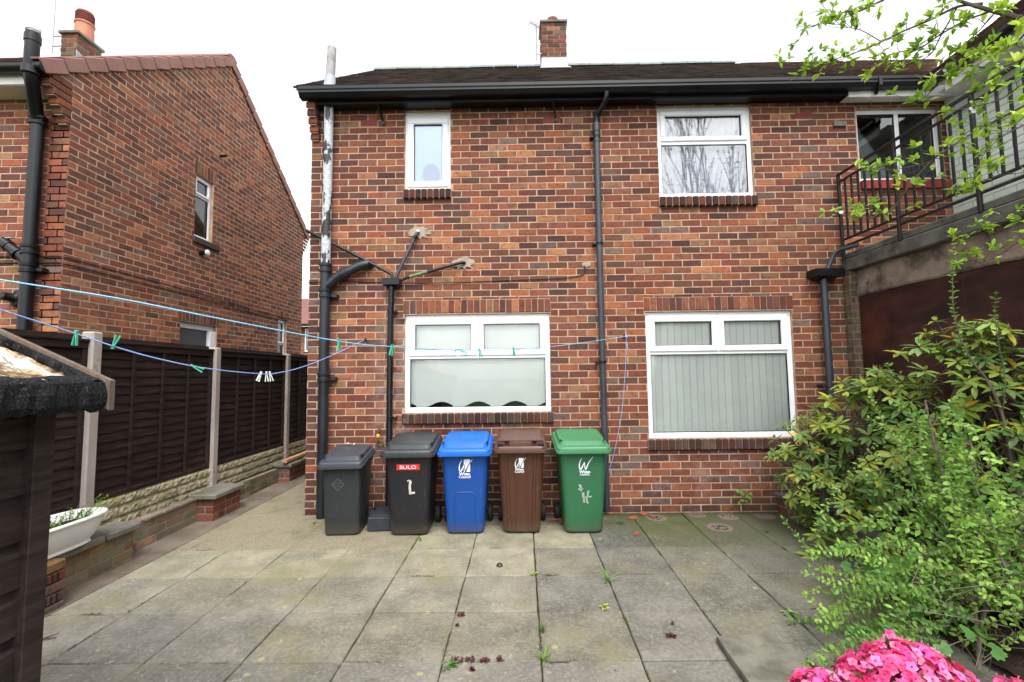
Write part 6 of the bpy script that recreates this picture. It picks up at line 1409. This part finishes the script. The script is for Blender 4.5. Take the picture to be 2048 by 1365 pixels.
def seedling(px, py, n, s, label, c, grp='seedlings in the paving joints', name='seedling', zup=.6, M_='leaf_soft'):
    p0 = gpx(px, py); t = MB()
    for k in range(n):
        a = ru(0, 6.28); o = V((math.cos(a), math.sin(a), ru(.1, 1) * zup)); p = p0 + V((math.cos(a), math.sin(a), 0)) * ru(0, s * .5) + V((0, 0, ru(.002, s * zup))); t.col = vary(c, .2); leaf(t, p, o, V((0, 0, 1)) + rdir() * .4, s * ru(.5, .9), s * ru(.28, .42), .2, .15)
    tag(t.build(name, M[M_]), label, 'weed', grp)
seedling(839, 1082, 9, .05, 'small green seedling at the edge of the gravelly paving by the black bin', lin(122, 160, 72))
seedling(1068, 1148, 10, .04, 'lime seedling in the joint ahead of the brown and green bins', lin(170, 196, 84), zup=.3)
seedling(1207, 1218, 14, .045, 'yellow green seedling in the cross joint below the strappy tuft', lin(182, 200, 88), zup=.4)
seedling(895, 1335, 12, .06, 'leafy green seedling at the bottom left joint beside the dark red stonecrop', lin(104, 160, 80), zup=.9)
seedling(1300, 1066, 7, .03, 'tiny green seedling near the broken orange chips', lin(132, 168, 84), zup=.3)
seedling(1578, 1228, 22, .055, 'grey green rosette weed on the joint beside the arching shrub', lin(150, 172, 118), zup=.25)
seedling(1240, 1047, 24, .045, 'low green weed patch beside the green bin at the wall', lin(88, 128, 72), zup=.25)
seedling(210, 1138, 10, .06, 'small weed at the foot of the low garden wall', lin(124, 140, 62), zup=.6)
p0 = at(1482, 992, Y=-.06); t = MB()
for k in range(26): t.col = vary(lin(108, 156, 70), .2); q = p0 + V((ru(-.10, .08), ru(-.08, .0), ru(-.08, .09))); leaf(t, q, rdir() + V((0, -.5, 0)), V((0, -1, .4)), .042, .030, .1, .1)
t.col = lin(80, 70, 50); t.tube(smooth([V((p0.x + .02, -.05, 0)), p0 + V((.01, -.02, -.06)), p0 + V((0, 0, .06))], 3), .003, 4, False)
tag(t.build('wall_weed', M['leaf_soft']), 'bushy green weed growing from the wall foot under the right window', 'weed')
def sedum(px, py, n, s, label):
    p0 = gpx(px, py); t = MB()
    for k in range(n):
        p = p0 + V((ru(-s, s), ru(-s, s) * .6, ru(.004, .018))); t.col = vary(random.choice([lin(96, 50, 60), lin(116, 62, 70), lin(84, 48, 52)]), .2)
        for q in range(4): leaf(t, p, rdir() + V((0, 0, .6)), V((0, 0, 1)), .014, .008, .1, .1)
    tag(t.build('stonecrop', M['leaf']), label, 'weed', 'dark red stonecrop clumps in the joints')
sedum(922, 1233, 16, .022, 'dark red stonecrop clump at the crossing of two joints'); sedum(914, 1254, 5, .008, 'tiny dark red stonecrop sprig just below the crossing clump')
sedum(914, 1325, 24, .034, 'long dark red stonecrop clump starting the bottom row'); sedum(941, 1324, 16, .022, 'second dark red stonecrop clump of the bottom row'); sedum(970, 1325, 18, .024, 'third dark red stonecrop clump of the bottom row'); sedum(1000, 1323, 12, .016, 'last small stonecrop clump at the right of the bottom row'); sedum(944, 1343, 12, .014, 'dark red stonecrop sprig hanging below the bottom row')
sedum(1342, 1275, 26, .026, 'round dark red stonecrop clump alone on a slab left of the pink flowers'); sedum(1346, 1251, 4, .006, 'small dark red stonecrop dot above the lone round clump')
t = MB(); q = gpx(1100, 1327); t.bar(q + V((.0, 0, .006)), q + V((.11, .004, .008)), .008, .006); tag(t.build('stick', M['bark']), 'short brown stick lying in the bottom joint', 'stick')
t = MB(); q = gpx(86, 1282); t.tube([q + V((-.05, -.03, .01)), q + V((.0, .0, .012)), q + V((.05, .05, .02))], [.005, .006, .003], 6); t.tube([q + V((-.0, .0, .012)), q + V((.06, .02, .008))], .003, 5); tag(t.build('stick', M['bark']), 'broken brown twig on the slabs beside the shed corner', 'stick')
# moss and crumbs in the joints
t = MB()
def moss(x0_, y0_, x1_, y1_, n, w=.006):
    for _ in range(n):
        f = rnd(); x, y = x0_ + (x1_ - x0_) * f, y0_ + (y1_ - y0_) * f; p = gp(x + SKEW * -y + random.gauss(0, w), y + random.gauss(0, w), .001)
        t.col = vary(random.choice([lin(92, 100, 46), lin(116, 112, 56), lin(74, 70, 44)]), .2)
        leaf(t, p, V((ru(-1, 1), ru(-1, 1), ru(.1, .8))), V((0, 0, 1)), ru(.006, .014), ru(.004, .008), .1, .2)
for x in XS[1:12]:
    for y0_, y1_ in zip(YS, YS[1:5]):
        if rnd() < .6: a = ru(0, .5); moss(x, y0_ + (y1_ - y0_) * a, x, y0_ + (y1_ - y0_) * ru(a + .1, 1), random.randrange(15, 70))
for y in YS[:5]:
    for x0_, x1_ in zip(XS, XS[1:12]):
        if rnd() < .5: a = ru(0, .5); moss(x0_ + (x1_ - x0_) * a, y, x0_ + (x1_ - x0_) * ru(a + .1, 1), y, random.randrange(12, 60))
moss(1.0, -.03, 2.9, -.03, 420, .014); moss(-3.23, -2.2, -3.23, 1.0, 240, .012); moss(-2.4, -.02, .9, -.03, 160, .012)
tag(t.build('joint_moss', M['leaf']), kind='stuff')
t = MB()
for _ in range(150):
    p = gp(ru(-3.0, 2.3), ru(-3.2, -.1), .004); t.col = vary(random.choice([lin(150, 140, 110), lin(96, 70, 50), lin(60, 48, 40), lin(190, 180, 150), lin(176, 140, 90)]), .2)
    leaf(t, p, V((ru(-1, 1), ru(-1, 1), .1)), V((0, 0, 1)), ru(.006, .02), ru(.004, .010), .2, .2)
tag(t.build('leaf_crumbs', M['leaf']), kind='stuff')
# bare young tree behind the photographer, mirrored in the upper window
bt = empty('garden_tree', (6.6, -12.5, -.1), 'slender budding tree mirrored in the upper right window', 'tree')
tk = MB(); fo = MB(); random.seed(21)
def grow(p, d, L_, r_, lev):
    q = p + d * L_; m_ = p.lerp(q, .5) + rdir() * L_ * .05; tk.tube([p, m_, q], [r_, r_ * .85, r_ * .7], 5, False)
    if lev == 0:
        for _ in range(4): fo.col = vary(lin(120, 140, 62), .2); leaf(fo, p.lerp(q, ru(.2, 1)), rdir(), rdir(), .11, .06)
        return
    for k in range(3 if lev > 1 else 4):
        f = ru(.45, 1) if k else 1; nd = (d + rdir() * (.42 if k else .2) + V((0, 0, .12))).normalized(); grow(p.lerp(q, f), nd, L_ * ru(.6, .82), r_ * .62, lev - 1)
for bx in (5.6, 6.9, 8.0): grow(V((bx, -12.5, -.1)), V((ru(-.05, .05), 0, 1)), 4.1, .08, 4)
tk.build('trunk', M['bark'], bt); fo.build('crown', M['leaf_soft'], bt)

dg = bpy.context.evaluated_depsgraph_get()
for o in TXT:       # lettering becomes ordinary mesh
    me = bpy.data.meshes.new_from_object(o.evaluated_get(dg)); n_ = bpy.data.objects.new(o.name.split('.')[0], me); col.objects.link(n_); n_.parent = o.parent; n_.matrix_local = o.matrix_local.copy()
for o in TXT: bpy.data.objects.remove(o)
# ------------------------------------------------------------------ light
wld = bpy.data.worlds.new('World'); sc.world = wld; wld.use_nodes = True; nt = wld.node_tree
bg = nt.nodes['Background']; sky = nt.nodes.new('ShaderNodeTexSky'); sky.sky_type = 'NISHITA'; sky.sun_disc = False
EL, AZ = R(58), R(166)
sky.sun_elevation = EL; sky.sun_rotation = AZ; sky.air_density = 1.0; sky.dust_density = 3.0; sky.ozone_density = 1.0
hs = nt.nodes.new('ShaderNodeHueSaturation'); hs.inputs['Saturation'].default_value = .12; hs.inputs['Value'].default_value = 1.0
nt.links.new(sky.outputs[0], hs.inputs['Color']); nt.links.new(hs.outputs[0], bg.inputs['Color']); bg.inputs['Strength'].default_value = .15
sd_ = bpy.data.lights.new('sun', 'SUN'); sd_.energy = .5; sd_.angle = R(25); sd_.color = (1, .97, .93); so = bpy.data.objects.new('sun', sd_); col.objects.link(so)
sv_ = V((math.sin(AZ) * math.cos(EL), math.cos(AZ) * math.cos(EL), math.sin(EL))); so.rotation_euler = sv_.to_track_quat('Z', 'Y').to_euler()
vs = sc.view_settings; sc.display_settings.display_device = 'sRGB'; vs.view_transform = 'Standard'; vs.look = 'None'; vs.gamma = 1; vs.use_curve_mapping = False; vs.exposure = 1.6
sc.cycles.max_bounces = 8; sc.cycles.transparent_max_bounces = 16; sc.cycles.use_denoising = True
